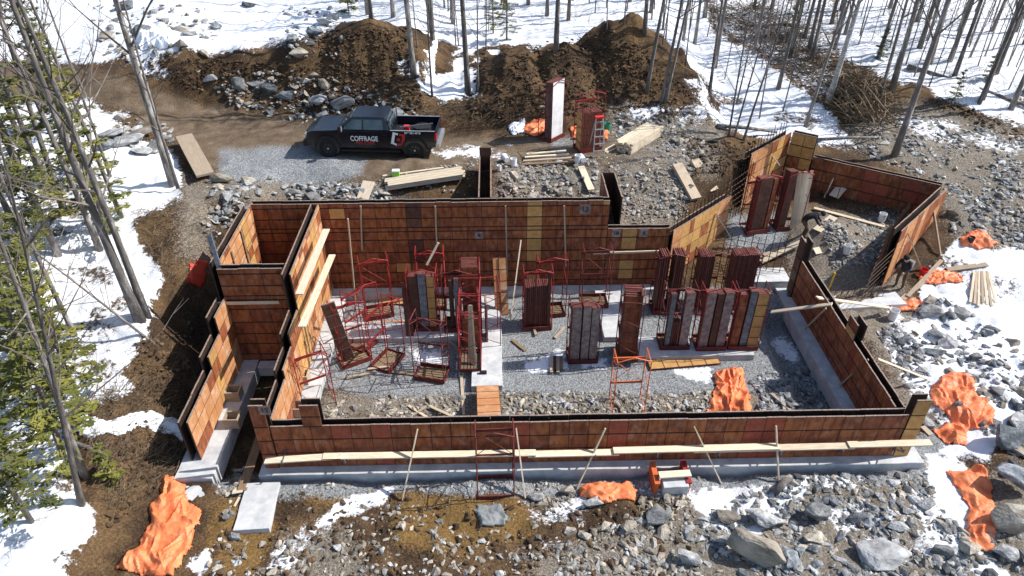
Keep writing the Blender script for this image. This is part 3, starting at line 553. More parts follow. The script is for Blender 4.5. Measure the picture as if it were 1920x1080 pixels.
form_wall('low dark right form wall running back along the trench', (12.42, 24.2), (12.42, 15.88), FT, 2.07, [0.5, 0.9, 1.5], seed=11, pick=['ply', 'ply', 'ply', 'ply_red'], back='x')
form_wall('narrow tall corner form numbered 12 at the left end of the front wall', (-7.47, 15.46), (-7.02, 15.46), FT, 2.98, [0.9, 1.5, 2.1], seed=12, cols=[0.45], pick=['ply'])
form_wall('single upright panel pair standing above the front wall near its left end', (-5.98, 15.475), (-5.4, 15.475), 2.085, 2.95, [2.5], seed=13, cols=[0.58], pick=['ply'], thick=0.35)
form_wall('yellowish corner form panel at the right end of the front wall', (12.72, 15.47), (13.2, 15.47), FT, 2.72, [0.9, 1.5, 2.1], seed=14, cols=[0.48], pick=['ply_yellow'])
form_wall('raised pair of panels standing above the middle of the right form wall', (12.40, 19.75), (12.40, 19.1), 2.08, 2.75, [2.4], seed=15, cols=[0.65], pick=['ply_yellow', 'ply'], thick=0.36)
form_wall('tall dark end panel at the far end of the right form wall', (12.38, 24.75), (12.38, 24.22), FT, 2.95, [0.9, 1.5, 2.1], seed=16, cols=[0.53], pick=['ply_dark'])
def fin(label, x0, x1, y0, y1, z0, z1, endz, seed):
    t = form_wall(label, (x1, y0), (x1, y1), z0, z1, [z0 + 0.6, z0 + 1.2, z0 + 1.8], x1 - x0, seed=seed, back='x', pick=['ply', 'ply_red', 'ply_dark'])
    m = MB().box(0, 0.05, -0.012 + 0.02, x1 - x0 - 0.01, 0, endz - z0); o = m.build('end_panel', 'ply_dark', t); o.location = (y1 - y0 + 0.01, 0, 0); return t
fin('narrow wing form standing back from the middle of the long back wall', -0.74, -0.2, 25.72, 29.6, 2.0, 4.37, 4.75, 17)
fin('narrow dark wing form behind the right end of the tall back wall', 4.52, 5.12, 25.72, 27.9, 2.0, 4.3, 4.3, 18)
form_wall('sunlit angled form wall right of the low back wall', (7.25, 25.15), (10.45, 28.1), 0.7, 3.0, [1.2, 1.75, 2.35], seed=19, pick=['ply_yellow', 'ply_lit_wash', 'ply_lit_wash'])
form_wall('tall sunlit angled form wall at the back corner of the garage wing', (11.8, 30.25), (14.5, 32.7), 1.0, 4.0, [1.6, 2.2, 2.8, 3.4], seed=20, pick=['ply_yellow', 'ply_lit_wash'])
form_wall('tall short return form at the back corner of the garage wing', (14.55, 32.68), (15.5, 32.03), 1.0, 4.0, [1.6, 2.2, 2.8, 3.4], seed=21, cols=[0.6, 0.55], pick=['ply', 'ply_yellow'])
form_wall('dark low back form wall of the garage wing', (15.56, 32.0), (20.3, 28.85), 0.9, 3.0, [1.2, 1.8, 2.4], seed=22, pick=['ply', 'ply', 'ply', 'ply_red'])
form_wall('sunlit cement-splashed form wall on the right side of the garage wing', (16.6, 24.9), (20.4, 28.5), 0.2, 3.0, [0.6, 1.2, 1.8, 2.4], seed=23, pick=['ply_lit_wash', 'ply_lit_wash', 'ply'], cols=[0.61])

# numbers stencilled on panels
def text_mesh(s, size, mk, ext=0.003, bold=0.0):
    c = bpy.data.curves.new('lettering', 'FONT'); c.body = s; c.size = size; c.align_x = 'CENTER'; c.align_y = 'CENTER'; c.extrude = ext; c.offset = bold
    o = bpy.data.objects.new('tmp', c); COL.objects.link(o); dg = bpy.context.evaluated_depsgraph_get()
    me = bpy.data.meshes.new_from_object(o.evaluated_get(dg)); bpy.data.objects.remove(o); me.materials.clear(); me.materials.append(M[mk]); return me
walls = {o['label']: o for o in COL.objects if o.name.startswith('concrete_formwork')}
def stencil(wl, s, px, py, Y, size, plate=True):
    t = [o for l, o in walls.items() if wl in l][0]; p = PY(px, py, Y); lp = (p[0] - t.location[0], 0, p[2] - t.location[2])
    if plate:
        pl = MB().box(-size * 0.75, size * 0.75, -0.016, -0.0065, -size * 0.75, size * 0.75).build('number_plate', 'ply_grey', t); pl.location = lp
    o = link('stencilled_number', text_mesh(s, size, 'decal_k', 0.002, 0.008), t, (lp[0], -0.019, lp[2]), (math.pi / 2, 0, 0))
stencil('long tall back', '13', 1097, 392, 25.3, 0.30); stencil('low yellow', '18', 1155, 437, 25.3, 0.24); stencil('low yellow', '8', 1207, 437, 25.3, 0.24); stencil('numbered 12', '12', 496, 769, 15.46, 0.24)
stencil('long tall back', '8', 898, 441, 25.3, 0.22)

# ------------------------------------------------------------------ concrete footings
def slab(label, x0, x1, y0, y1, z0, z1, m='conc', seed=0, rz=0.0, cat='footing', nm='concrete_footing'):
    cx, cy = (x0 + x1) / 2, (y0 + y1) / 2; bm = bmesh.new(); bmesh.ops.create_cube(bm, size=1)
    for v in bm.verts: v.co = Vector((v.co.x * (x1 - x0), v.co.y * (y1 - y0), (v.co.z + 0.5) * (z1 - z0)))
    L = max(x1 - x0, y1 - y0); ax = 0 if x1 - x0 > y1 - y0 else 1
    ed = [e for e in bm.edges if abs((e.verts[0].co - e.verts[1].co)[ax]) > L * 0.9]; bmesh.ops.subdivide_edges(bm, edges=ed, cuts=max(1, int(L / 0.45)), use_grid_fill=True)
    rr = random.Random(seed + 5)
    for v in bm.verts: v.co += Vector((rr.uniform(-.012, .012), rr.uniform(-.012, .012), rr.uniform(-.006, .006)))
    bmesh.ops.bevel(bm, geom=[e for e in bm.edges if e.calc_face_angle(0) > 0.8], offset=0.012, segments=1, affect='EDGES')
    me = bpy.data.meshes.new(nm); bm.to_mesh(me); bm.free(); me.materials.append(M[m])
    o = link(nm, me, None, (cx, cy, z0), (0, 0, rz)); return tag(o, label, cat)
slab('long pale concrete footing under the front form wall', -7.62, 13.62, 15.18, 16.15, -0.45, FT, seed=1)
slab('concrete footing under the outer left form wall', -10.25, -9.05, 15.1, 24.9, -0.4, FT - 0.004, seed=2)
slab('concrete footing under the wall between box and rack area', -7.6, -6.45, 16.17, 24.9, -0.4, FT - 0.006, seed=3)
slab('concrete footing along the foot of the back form wall', -10.25, 7.3, 24.92, 25.95, -0.4, FT - 0.002, seed=4)
slab('shaded concrete footing along the inside of the right form wall', 11.95, 13.25, 16.17, 24.9, -0.4, FT - 0.003, seed=5)
slab('concrete strip footing carrying two racks, left of the centre strip', -6.44, -1.05, 21.9, 22.95, -0.15, FT, seed=6)
slab('long concrete strip footing running forward through the middle of the racks', -1.0, 0.12, 19.1, 24.9, -0.15, FT + 0.004, seed=7)
slab('raised concrete slab footing under the three full racks at right', 4.95, 9.75, 20.55, 21.75, -0.15, FT, seed=8)
slab('concrete strip from the back footing to the right rack slab', 4.15, 5.25, 21.76, 24.9, -0.15, FT - 0.01, seed=9)
slab('loose pale concrete slab lying below the left end of the front wall', -7.9, -6.85, 13.2, 14.95, -0.25, 0.22, seed=10, rz=0.05, cat='slab', nm='concrete_slab')
slab('short pale concrete slab beside the large orange tarp', -9.95, -9.12, 13.9, 14.95, -0.3, 0.12, seed=11, cat='slab', nm='concrete_slab')
slab('low step of concrete in front of the stairwell box', -9.0, -7.65, 20.3, 20.68, -0.2, 0.24, seed=13)
slab('concrete step block at the back end of the right trench', 11.0, 12.6, 24.95, 26.0, -0.2, 0.55, seed=14)
slab('concrete footing strip across the open front of the garage wing', 12.7, 17.0, 23.35, 24.25, -0.2, 0.3, seed=15, rz=0.10)
slab('angled concrete footing under the splashed garage wall', 16.3, 21.6, 26.2, 27.2, -0.3, 0.34, seed=16, rz=0.757)

# ------------------------------------------------------------------ steel racks and loose form panels
RW, RD, RH = 1.12, 0.78, 2.72
def make_rack(mk, label):
    t = thing('panel_rack', label, 'rack')
    b = MB(); 
    for y in (-RD / 2, RD / 2): b.box(-RW / 2, RW / 2, y - 0.02, y + 0.02, 0.0, 0.2)
    for x in (-RW / 2, RW / 2): b.box(x - 0.02, x + 0.02, -RD / 2 + 0.021, RD / 2 - 0.021, 0.0, 0.12)
    b.build('base_tray', 'orange_paint' if mk == 'orange_paint' else 'darkred', t)
    f = MB()
    for i in range(6): y = -RD / 2 + 0.03 + (RD - 0.16) * i / 5; f.box(-RW / 2 + 0.021, RW / 2 - 0.021, y, y + 0.09, 0.03, 0.055)
    f.build('floor_slats', 'woodd', t)
    for x in (-1, 1):
        for y in (-1, 1):
            MB().tube([(x * RW / 2, y * RD / 2, 0.02), (x * RW / 2, y * RD / 2, RH)], 0.019, 5).build('post', mk, t)
        s = MB()
        for k in range(4):
            z0 = 0.35 + k * 0.62; yy = (-1) ** k
            s.tube([(x * RW / 2, -yy * RD / 2, z0), (x * RW / 2, yy * RD / 2, z0 + 0.4)], 0.014, 4)
        s.tube([(x * RW / 2, -RD / 2, RH), (x * RW / 2, RD / 2, RH)], 0.02, 5); s.build('side_brace', mk, t)
    MB().tube([(-RW / 2, -RD / 2, RH - 0.02), (-RW / 2, -RD / 2, RH + 0.06), (0, -RD / 2, RH + 0.24), (RW / 2, -RD / 2, RH + 0.06), (RW / 2, -RD / 2, RH - 0.02)], 0.021, 6).build('lifting_hoop', mk, t)
    MB().box(-RW / 2 + 0.02, RW / 2 - 0.02, RD / 2 - 0.02, RD / 2 + 0.02, 2.22, 2.32).build('crossbar', mk, t)
    MB().box(-RW / 2 + 0.02, RW / 2 - 0.02, RD / 2 - 0.02, RD / 2 + 0.02, 1.12, 1.2).build('crossbar', mk, t)
    d = MB(); d.tube([(-RW / 2, RD / 2, 1.18), (RW / 2, RD / 2, 2.24)], 0.012, 4); d.tube([(RW / 2, RD / 2, 1.18), (-RW / 2, RD / 2, 2.24)], 0.012, 4); d.build('diagonal_brace', mk, t)
    return t
PROTO = {}
def rack(label, px, py, z=None, rz=0.0, mk='red', pos=None, tilt=(0, 0)):
    """px, py: photo pixel of the middle of the rack's front foot"""
    if pos is None:
        p = PZ(px, py, z) if z is not None else PG(px, py)
        n = np.array([math.sin(rz), -math.cos(rz)]); pos = (p[0] - n[0] * RD / 2, p[1] - n[1] * RD / 2, p[2])
    if mk not in PROTO: PROTO[mk] = make_rack(mk, label); t = PROTO[mk]
    else: t = copy_tree(PROTO[mk])
    t.location = [float(c) for c in pos]; t.rotation_euler = (tilt[0], tilt[1], rz); t['label'] = label; t['group'] = 'steel panel racks'
    return t
def local(t, v):
    from mathutils import Euler
    return t.location + Euler(t.rotation_euler).to_matrix() @ Vector(v)
def panel_mesh(w_, h, face, edge='rust', thick=0.055, nrow=5):
    def f():
        cells = []; st = h / nrow
        for i in range(nrow):
            for y0, y1 in ((-thick / 2 - 0.006, -thick / 2 + 0.004), (thick / 2 - 0.004, thick / 2 + 0.006)):
                cells.append((-w_ / 2 + 0.012, w_ / 2 - 0.012, y0, y1, i * st + 0.02, (i + 1) * st - 0.02))
        return two_mat('form_panel', [(-w_ / 2, w_ / 2, -thick / 2, thick / 2, 0, h)], edge, cells, face)
    return cached(('pm', w_, h, face, edge, thick, nrow), f)
def put_panel(label, t, v, w_, h, face, rz=0.0, edge='rust', tilt=0.0, nrow=5, grp='form panels stored in the racks', thick=0.055):
    o = link('form_panel', panel_mesh(w_, h, face, edge, thick, nrow), None, local(t, v)); o.rotation_euler = (t.rotation_euler[0] + tilt, t.rotation_euler[1], t.rotation_euler[2] + rz)
    return tag(o, label, 'form panel', grp)
def load_edge(t, x0, x1, h, what, face='ply_dark', seed=0):
    """panels on edge side by side: their thin edges show to the front"""
    rr = random.Random(seed); n = int((x1 - x0) / 0.075)
    for i in range(n): put_panel('%s edge-on panel from left in ' % ORD[i] + what, t, (x0 + (i + 0.5) * (x1 - x0) / n, 0.0, 0.08), 0.6, h + rr.uniform(-.02, .02), face, math.pi / 2, 'rust', thick=0.05)
def load_face(t, stacks, what):
    """stacks: (x centre, width, height, face, count) of panels flat one behind the other, faces to the front"""
    for j, (x, w_, h, face, n) in enumerate(stacks):
        for i in range(n):
            put_panel({'ply_grey': 'grey-faced', 'ply_yellow': 'yellow-faced', 'ply': 'orange-faced', 'ply_dark': 'dark', 'galv': 'steel-faced', 'ply_lit_wash': 'pale orange', 'white': 'white-faced', 'ply_red': 'red-faced'}[face] + ' panel, %s from front, %s stack of ' % (ORD[i], ['left', 'middle', 'right'][j]) + what, t, (x, -RD / 2 + 0.1 + i * 0.075, 0.08), w_, h - 0.012 * i, face, 0.0, 'rust', nrow=1 if face in ('ply_grey', 'galv', 'white', 'ply_dark') else 5)
r = rack('empty red rack standing alone at far left before the back wall', 714, 598, 0, 0.25)
r = rack('empty bright red rack behind the rack of three panel stacks', 812, 582, 0.0, 0.05); r = rack('red rack with grey, steel and yellow panels on the left strip footing', 797, 621, FT); load_face(r, [(-0.32, 0.34, 2.5, 'ply_dark', 5), (0.02, 0.3, 2.62, 'galv', 4), (0.34, 0.3, 2.5, 'ply_yellow', 5)], 'the left rack on the strip footing')
r = rack('dark rack of steel posts beside the centre strip footing', 860, 623, FT, 0, 'darkred'); load_face(r, [(-0.22, 0.16, 2.35, 'ply_dark', 4), (0.0, 0.2, 2.45, 'galv', 3), (0.3, 0.14, 2.2, 'ply_dark', 4)], 'the dark rack left of the centre strip')
r = rack('narrow-side red rack full of orange panels at the back of the centre strip', 902, 605, FT, math.pi / 2 + 0.03); load_edge(r, -0.35, 0.35, 2.85, 'the rack at the back of the centre strip', 'ply', 5)
r = rack('narrow-side red rack in the middle of the centre strip', 903, 645, FT, math.pi / 2 - 0.02); load_edge(r, -0.2, 0.3, 1.3, 'the middle rack of the centre strip', 'ply', 6)
RS = rack('red rack holding a bundle of wooden stakes at the front of the centre strip', 902, 677, FT, math.pi / 2)
r = rack('red rack right of the centre strip with a pink board', 936, 640, 0.0, math.pi / 2 + 0.1, 'red'); put_panel('pinkish scuffed panel leaning inside the rack right of the centre strip', r, (0, 0.1, 0.08), 0.6, 2.0, 'ply_red', 0, 'edge')
r = rack('bright red rack packed with panels on edge in the middle of the site', 1008, 620, 0.0, 0.03); load_edge(r, -0.5, 0.5, 2.0, 'the packed middle rack', 'ply_dark', 7); load_face(r, [(0.42, 0.12, 2.7, 'ply_dark', 2)], 'the packed middle rack')
r = rack('empty red rack directly behind the packed red rack', 1035, 596, 0.0, 0.12)
r = rack('empty dark red rack on the concrete strip before the low back wall', 1115, 578, FT, 0.02, 'darkred'); r = rack('rusty rack with three pale panel stacks in the middle of the gravel', 1093, 682, 0.0, 0.02, 'darkred'); load_face(r, [(-0.33, 0.36, 2.55, 'ply_grey', 6), (0.04, 0.3, 2.6, 'ply_grey', 6), (0.36, 0.3, 2.5, 'ply_grey', 5)], 'the rusty gravel rack')
r = rack('narrow-side rack with one orange panel stack at the left end of the rack slab', 1194, 660, FT, math.pi / 2 - 0.12, 'darkred'); load_face(r, [(-0.2, 0.5, 2.9, 'ply', 1)], 'the narrow slab-end rack'); load_edge(r, -0.3, 0.4, 2.75, 'the narrow slab-end rack', 'ply', 8)
r = rack('dark red rack with two bundles of edge-on panels before the low back wall', 1249, 589, 0.0, 0.05, 'darkred'); load_edge(r, -0.48, -0.12, 2.75, 'the left bundle of the two-bundle rack', 'ply_dark', 9); load_edge(r, 0.08, 0.5, 2.75, 'the right bundle of the two-bundle rack', 'ply_dark', 10)
r = rack('half-filled dark rack behind the rack slab', 1322, 584, 0.0, 0.05, 'darkred'); load_edge(r, -0.5, 0.05, 2.6, 'the half-filled rack behind the slab', 'ply_dark', 11)
r = rack('full dark rack at the right end of the back rack row', 1382, 584, 0.0, 0.03, 'darkred'); load_edge(r, -0.5, 0.5, 2.65, 'the full rack right end of the back row', 'ply_dark', 12)
r = rack('rack of jumbled steel bars and grey panels on the rack slab', 1265, 656, FT, 0.0, 'darkred'); load_face(r, [(-0.32, 0.2, 2.5, 'galv', 3), (0.3, 0.34, 2.55, 'ply_grey', 4)], 'the left rack on the slab'); load_edge(r, -0.2, 0.1, 1.2, 'the lower part of the left slab rack', 'ply_dark', 13)
r = rack('pinkish-red rack of white-faced panels in the middle of the rack slab', 1333, 658, FT); load_face(r, [(-0.34, 0.34, 2.6, 'ply_grey', 5), (0.0, 0.24, 2.55, 'ply_dark', 5), (0.32, 0.34, 2.6, 'ply_grey', 5)], 'the middle rack on the slab')
r = rack('rack of yellow and grey panels at the right end of the rack slab', 1392, 657, FT, -0.06, 'darkred'); load_face(r, [(-0.36, 0.3, 2.5, 'ply', 5), (-0.02, 0.26, 2.65, 'galv', 5), (0.33, 0.4, 2.55, 'ply_yellow', 6)], 'the right rack on the slab')
r = rack('red rack with one dark panel leaning out of it on the left gravel', 672, 684, 0.0, 0.5); o = put_panel('dark scuffed panel leaning diagonally in the left gravel rack', r, (-0.25, 0.0, 0.12), 0.5, 2.75, 'ply_dark', 0, 'edge'); o.rotation_euler = (0, -0.14, 0.3)
r = rack('bright red rack turned askew right of the leaning-panel rack', 745, 684, 0.0, 1.1); r = rack('red rack turned askew behind the two left gravel racks', 700, 650, 0.0, 0.9); r = rack('empty rack with slatted wooden floor at the front of the left gravel', 805, 716, 0.0, -0.22, 'darkred')
r = rack('empty orange rack standing in the trench behind the front wall', 1176, 790, -0.4, 0.02, 'orange_paint')
r = rack('empty red rack outside the front wall beside the wet concrete lump', 930, 937, -0.05, 0.03, 'darkred')
r = rack('tilted red rack in the trench corner behind the left end of the front wall', 605, 782, -0.45, 0.5)
r = rack('tall rack with white-faced panels by the soil bank behind the truck road', 1046, 262, None, 0.85, 'darkred'); load_face(r, [(0.0, 0.9, 2.85, 'white', 6)], 'the tall white-faced rack by the soil bank')
r = rack('bright red rack of stacked panels beside the stepladder', 1108, 286, None, 0.35); load_edge(r, -0.5, 0.5, 1.85, 'the rack beside the stepladder', 'ply_yellow', 14)
r = rack('dark rack with a tall panel stack inside the garage wing', 1422, 438, 1.2, 0.25, 'red'); load_face(r, [(-0.1, 0.6, 2.7, 'ply_dark', 6), (0.36, 0.2, 2.6, 'ply', 3)], 'the left rack inside the garage wing')
RL = rack('rack of dark panels and boards inside the garage wing', 1478, 432, 1.2, 0.15, 'red'); load_face(RL, [(-0.36, 0.36, 2.9, 'ply_dark', 6)], 'the right rack inside the garage wing')

# ------------------------------------------------------------------ boards
def board(label, p, q, w_=0.14, t_=0.04, m='wood', up=(0, 0, 1), grp=None, nm='board', cat='board'):
    p = Vector([float(c) for c in p]); q = Vector([float(c) for c in q]); d = q - p; L = d.length; d.normalize(); u = Vector(up)
    if abs(d.dot(u)) > 0.97: u = Vector((0, 1, 0))
    a = u.cross(d).normalized(); b = d.cross(a)
    Lr = round(L, 2)
    me = cached(('bd', Lr, w_, t_, m), lambda: MB().box(0, Lr, -w_ / 2, w_ / 2, -t_ / 2, t_ / 2).mesh(nm, m))
    o = link(nm, me); o.matrix_world = Matrix(((d.x, a.x, b.x, p.x), (d.y, a.y, b.y, p.y), (d.z, a.z, b.z, p.z), (0, 0, 0, 1)))
    return tag(o, label, cat, grp)
def on(px, py, dz=0.03): p = PG(px, py); return (p[0], p[1], p[2] + dz)
# braces of the front wall
for i, (tx, ty, bx, by) in enumerate([(783, 805, 755, 940), (968, 803, 985, 937), (1135, 803, 1082, 917), (1302, 800, 1352, 908), (1455, 798, 1459, 905)]):
    board('%s pale wooden brace from left propping the front form wall' % ORD[i], PY(tx, ty, 15.44), on(bx, by), 0.085, 0.04, up=(1, 0, 0), grp='front wall braces', nm='brace', cat='brace')
# scaffold planks on brackets along the front wall
ends = [(497, 864, 640, 855), (606, 858, 1005, 851), (990, 852, 1160, 848), (1150, 847, 1460, 839), (1300, 843, 1600, 836), (1590, 836, 1745, 832)]
for i, (a, b, c, d) in enumerate(ends):
    dz = 0.05 * (i % 2)
    board('%s scaffold plank from left along the front form wall' % ORD[i], PY(a, b, 15.16) + [0, 0, dz], PY(c, d, 15.16) + [0, 0, dz], 0.25, 0.045, 'wood', grp='front wall scaffold planks', nm='plank', cat='plank')
zpl = PY(1000, 850, 15.16)[2] - 0.03
for i in range(11):
    x = -6.7 + i * 1.93; m = MB(); m.beam((0, 0, 0), (0, -0.52, 0), 0.03, 0.04); m.beam((0, 0, -0.38), (0, -0.46, -0.03), 0.03, 0.03); m.beam((0, -0.5, -0.02), (0, -0.5, 0.14), 0.03, 0.03)
    o = m.build('scaffold_bracket', 'galv'); o.location = (x, 15.475, zpl - 0.02); tag(o, '%s steel scaffold bracket from left under the front wall planks' % ORD[i], 'bracket', 'front wall scaffold brackets')
# boards on the tall wall between box and racks
for i, (a, b, c, d, X) in enumerate([(612, 430, 561, 552, -6.45), (623, 478, 566, 613, -6.45)]):
    def PX(px, py, X): dd = ray(px, py); return CC + dd * (X / dd[0])
    board(('upper' if i == 0 else 'lower') + ' long plank on brackets along the sunlit wall beside the racks', PX(a, b, X), PX(c, d, X), 0.25, 0.045, 'wood', nm='plank', cat='plank')
board('short pale plank across the front panel of the stairwell box', PY(408, 569, 20.6), PY(523, 567, 20.6), 0.14, 0.04, 'wood', up=(0, 1, 0.3), nm='plank', cat='plank')
board('thin vertical wooden strip on the inner left wall of the box', (-9.68, 23.6, 2.3), (-9.68, 23.6, 4.2), 0.09, 0.04, 'woodd', up=(1, 0, 0)); board('second wooden strip nearer the front on the inner left wall of the box', (-9.68, 22.3, 2.6), (-9.68, 22.3, 4.1), 0.09, 0.04, 'woodd', up=(1, 0, 0))
board('dark upright steel-grey post at the front left corner of the box', PZ(412, 505, 4.2), PZ(392, 440, 5.3), 0.16, 0.08, 'galv', up=(0, 1, 0), nm='post', cat='post')
# props leaning on the back wall
for i, (tx, ty, bx, by, m) in enumerate([(652, 410, 667, 570, 'woodg'), (977, 450, 957, 605, 'wood')]):
    p = PY(tx, ty, 25.0); board(['brown timber prop leaning on the back wall left of the empty rack', 'pale timber prop leaning on the back wall left of the packed red rack'][i], p, on(bx, by), 0.1, 0.05, m, up=(1, 0, 0), nm='prop', cat='prop')
for i, (x, y0, y1) in enumerate([(676, 386, 470), (816, 386, 455), (948, 386, 520), (1058, 386, 500)]):
    board('%s thin upright timber strongback from left on the back form wall' % ORD[i], PY(x, y0, 25.22), PY(x + 3, y1, 25.22), 0.06, 0.05, 'woodg', up=(0, 1, 0), grp='strongbacks on the back wall', nm='strongback', cat='strongback')
board('pale plank held level across the low back wall behind the racks', PY(1112, 475, 24.9), PY(1240, 471, 24.9), 0.12, 0.04, 'wood', up=(0, 1, 0.4), nm='plank', cat='plank')
board('pale diagonal stick inside the bright red rack behind the three panel stacks', PY(822, 455, 23.0), PY(800, 497, 22.8), 0.08, 0.04, 'wood', up=(0, 1, 0))
# garage wing boards and braces
board('pale brace on the back corner of the tall garage wall', PZ(1440, 283, 3.5), PZ(1462, 310, 2.7), 0.09, 0.04, up=(1, 0, 0), nm='brace', cat='brace'); board('pale brace leaning on the dark garage back wall', PZ(1571, 316, 2.6), on(1545, 372), 0.09, 0.04, up=(1, 0, 0), nm='brace', cat='brace')
board('pale brace propping the sunlit angled wall near the low back wall', PZ(1342, 400, 2.6), on(1382, 466), 0.09, 0.04, up=(1, 0, 0), nm='brace', cat='brace')
board('pale brace propping the left end of the splashed garage wall', PZ(1702, 437, 2.55), on(1728, 508), 0.1, 0.04, up=(1, 0, 0), nm='brace', cat='brace'); board('brown brace propping the right end of the splashed garage wall', PZ(1749, 388, 2.4), on(1762, 480), 0.14, 0.05, 'woodg', up=(1, 0, 0), nm='brace', cat='brace')
board('long pale plank on the rubble inside the garage wing', on(1525, 395, .12), on(1657, 430, .12), 0.2, 0.05, nm='plank', cat='plank'); board('wide short plank lying on the garage rubble left of the long one', on(1530, 438, .1), on(1562, 410, .1), 0.4, 0.04, nm='plank', cat='plank')
board('long plank gangway running left from the garage rubble', on(1425, 497, .15), on(1508, 457, .2), 0.25, 0.05, nm='plank', cat='plank'); board('second plank beside the gangway in front of the garage racks', on(1405, 492, .1), on(1470, 470, .12), 0.2, 0.05, 'woodg', nm='plank', cat='plank')
board('scrap of pale plywood on the rubble by the far end of the right wall', on(1530, 466, .06), on(1536, 480, .06), 0.4, 0.02, nm='plank', cat='plank'); board('pale plywood scrap at the foot of the dark garage back wall', on(1560, 380, .3), on(1572, 372, .5), 0.5, 0.02, nm='plank', cat='plank')
for i in range(5): board('%s tall pale board from left leaning in the garage rack' % ORD[i], local(RL, (0.1 + i * 0.14, -0.42, 0.1)), local(RL, (0.08 + i * 0.15, 0.02, 2.75 - 0.1 * (i % 2))), 0.14, 0.04, 'wood' if i > 1 else 'woodg', up=(0, 1, 0), grp='boards in the garage rack')
# right wall struts
board('white plank laid from the gravel over the right form wall', PZ(1446, 585, 0.9), PZ(1560, 570, 2.12), 0.2, 0.05, nm='plank', cat='plank'); board('long plank reaching from the right form wall to the snow', PZ(1532, 558, 2.14), on(1664, 587, .25), 0.18, 0.05, nm='plank', cat='plank')
board('thin strut inside the right trench at the far plank', PZ(1549, 578, 2.0), on(1492, 635), 0.07, 0.04, 'woodg', up=(1, 0, 0), nm='strut', cat='strut'); board('thin strut inside the right trench below the raised panels', PZ(1628, 674, 2.05), on(1555, 742), 0.07, 0.04, 'woodg', up=(1, 0, 0), nm='strut', cat='strut')
board('outer brace from the raised panels to the draped tarp', PZ(1646, 673, 2.05), on(1738, 713), 0.08, 0.04, up=(1, 0, 0), nm='brace', cat='brace'); board('plank end beside the right corner form', on(1728, 803, .05), on(1745, 818, .05), 0.2, 0.04, 'woodg')
# loose boards right of the site
for i in range(7): board('%s board from left in the fan of boards lying on the snow' % ORD[i], on(1826 + i * 4.5, 512, .05), on(1818 + i * 8, 570 + (i % 3) * 3, .05), 0.1, 0.04, 'woodg' if i % 2 else 'wood', grp='fan of boards on the snow')
board('wide grey plank lying on the snow above the fan of boards', on(1775, 508, .06), on(1850, 498, .06), 0.28, 0.05, 'woodg'); board('long board resting across the red tarp by the garage', on(1700, 560, .1), on(1762, 496, .2), 0.16, 0.05, 'woodg'); board('second long board beside the red tarp', on(1690, 566, .08), on(1742, 520, .1), 0.22, 0.05, 'woodg')
# lumber behind the back wall
def lumber_stack(what, a, b, nx, nz, w_=0.14, t_=0.05, m='wood', dz=0.05, jitter=0.12):
    a = Vector(a); b = Vector(b); d = (b - a).normalized(); s = Vector((-d.y, d.x, 0)).normalized(); rr = random.Random(hash(what) % 1000 if False else len(what))
    for k in range(nz):
        for i in range(nx):
            e = rr.uniform(-jitter, jitter); o = s * ((i - (nx - 1) / 2) * (w_ + 0.012)) + Vector((0, 0, dz + k * (t_ + 0.006)))
            board('%s board across, %s layer up, in ' % (ORD[i], ORD[k]) + what, a + o + d * e, b + o + d * (e + rr.uniform(-.1, .1)), w_, t_, m, grp='boards in ' + what)
lumber_stack('the flat lumber pile behind the back wall', on(726, 352), on(868, 330), 4, 4, 0.2); lumber_stack('the big lumber stack right of the stepladder', on(1168, 287), on(1225, 252), 6, 5, 0.14, 0.09)
board('long single board lying behind the flat lumber pile', on(718, 333), on(832, 317), 0.12, 0.05); board('board sticking out left of the big lumber stack', on(1132, 284), on(1172, 264), 0.14, 0.05); board('second board left of the big lumber stack', on(1136, 288), on(1170, 272), 0.1, 0.05)
for i in range(4): board('%s board from the front in the low pile between the white buckets' % ORD[i], on(978 + i * 3, 312 - i * 5, .08 + .04 * i), on(1076 - i * 5, 306 - i * 5, .08 + .04 * i), 0.14, 0.05, ['woodd', 'woodg', 'wood', 'wood'][i], grp='low board pile by the buckets')
board('tilted plank leaning down to the back wall left of the dark wing form', on(1089, 318, .15), on(1108, 366, .25), 0.3, 0.05, nm='plank', cat='plank'); board('square-cut plywood piece at the back wall behind the flat lumber pile', on(680, 378, .1), on(693, 350, .2), 0.55, 0.04, nm='plank', cat='plank')
for i, (a, b, c, d) in enumerate([(1268, 318, 1303, 385), (1300, 310, 1336, 370)]): board(['left', 'right'][i] + ' long pale form panel lying on the dirt slope by the rebar mesh', on(a, b, .25), on(c, d, .25), 0.5, 0.16, 'woodg', nm='form_panel', cat='form panel')
def flat_panel(label, p, q_, w_, face, nrow):
    p = Vector([float(c) for c in p]); q_ = Vector([float(c) for c in q_]); d = q_ - p; L = round(d.length, 2); d.normalize(); a = d.cross(Vector((0, 0, 1))).normalized(); n = a.cross(d)
    o = link('form_panel', panel_mesh(w_, L, face, 'rust', 0.06, nrow)); o.matrix_world = Matrix(((a.x, -n.x, d.x, p.x), (a.y, -n.y, d.y, p.y), (a.z, -n.z, d.z, p.z), (0, 0, 0, 1))); return tag(o, label, 'form panel')
flat_panel('orange-brown ramp panel reaching from the centre strip to the front wall', PZ(914, 724, 0.32), PZ(918, 788, 0.95), 0.8, 'ply_lit_wash', 5); flat_panel('yellow form panel lying flat on the gravel before the rack slab', on(1216, 688, .07), on(1346, 678, .07), 0.5, 'ply_yellow', 5)
for i, (a, b, c, d) in enumerate([(372, 268, 402, 335)]): board('wooden crate side leaning at the road edge left of the gravel patch', on(350, 272, .45), on(388, 338, .25), 0.75, 0.1, 'woodg', nm='form_panel', cat='form panel')
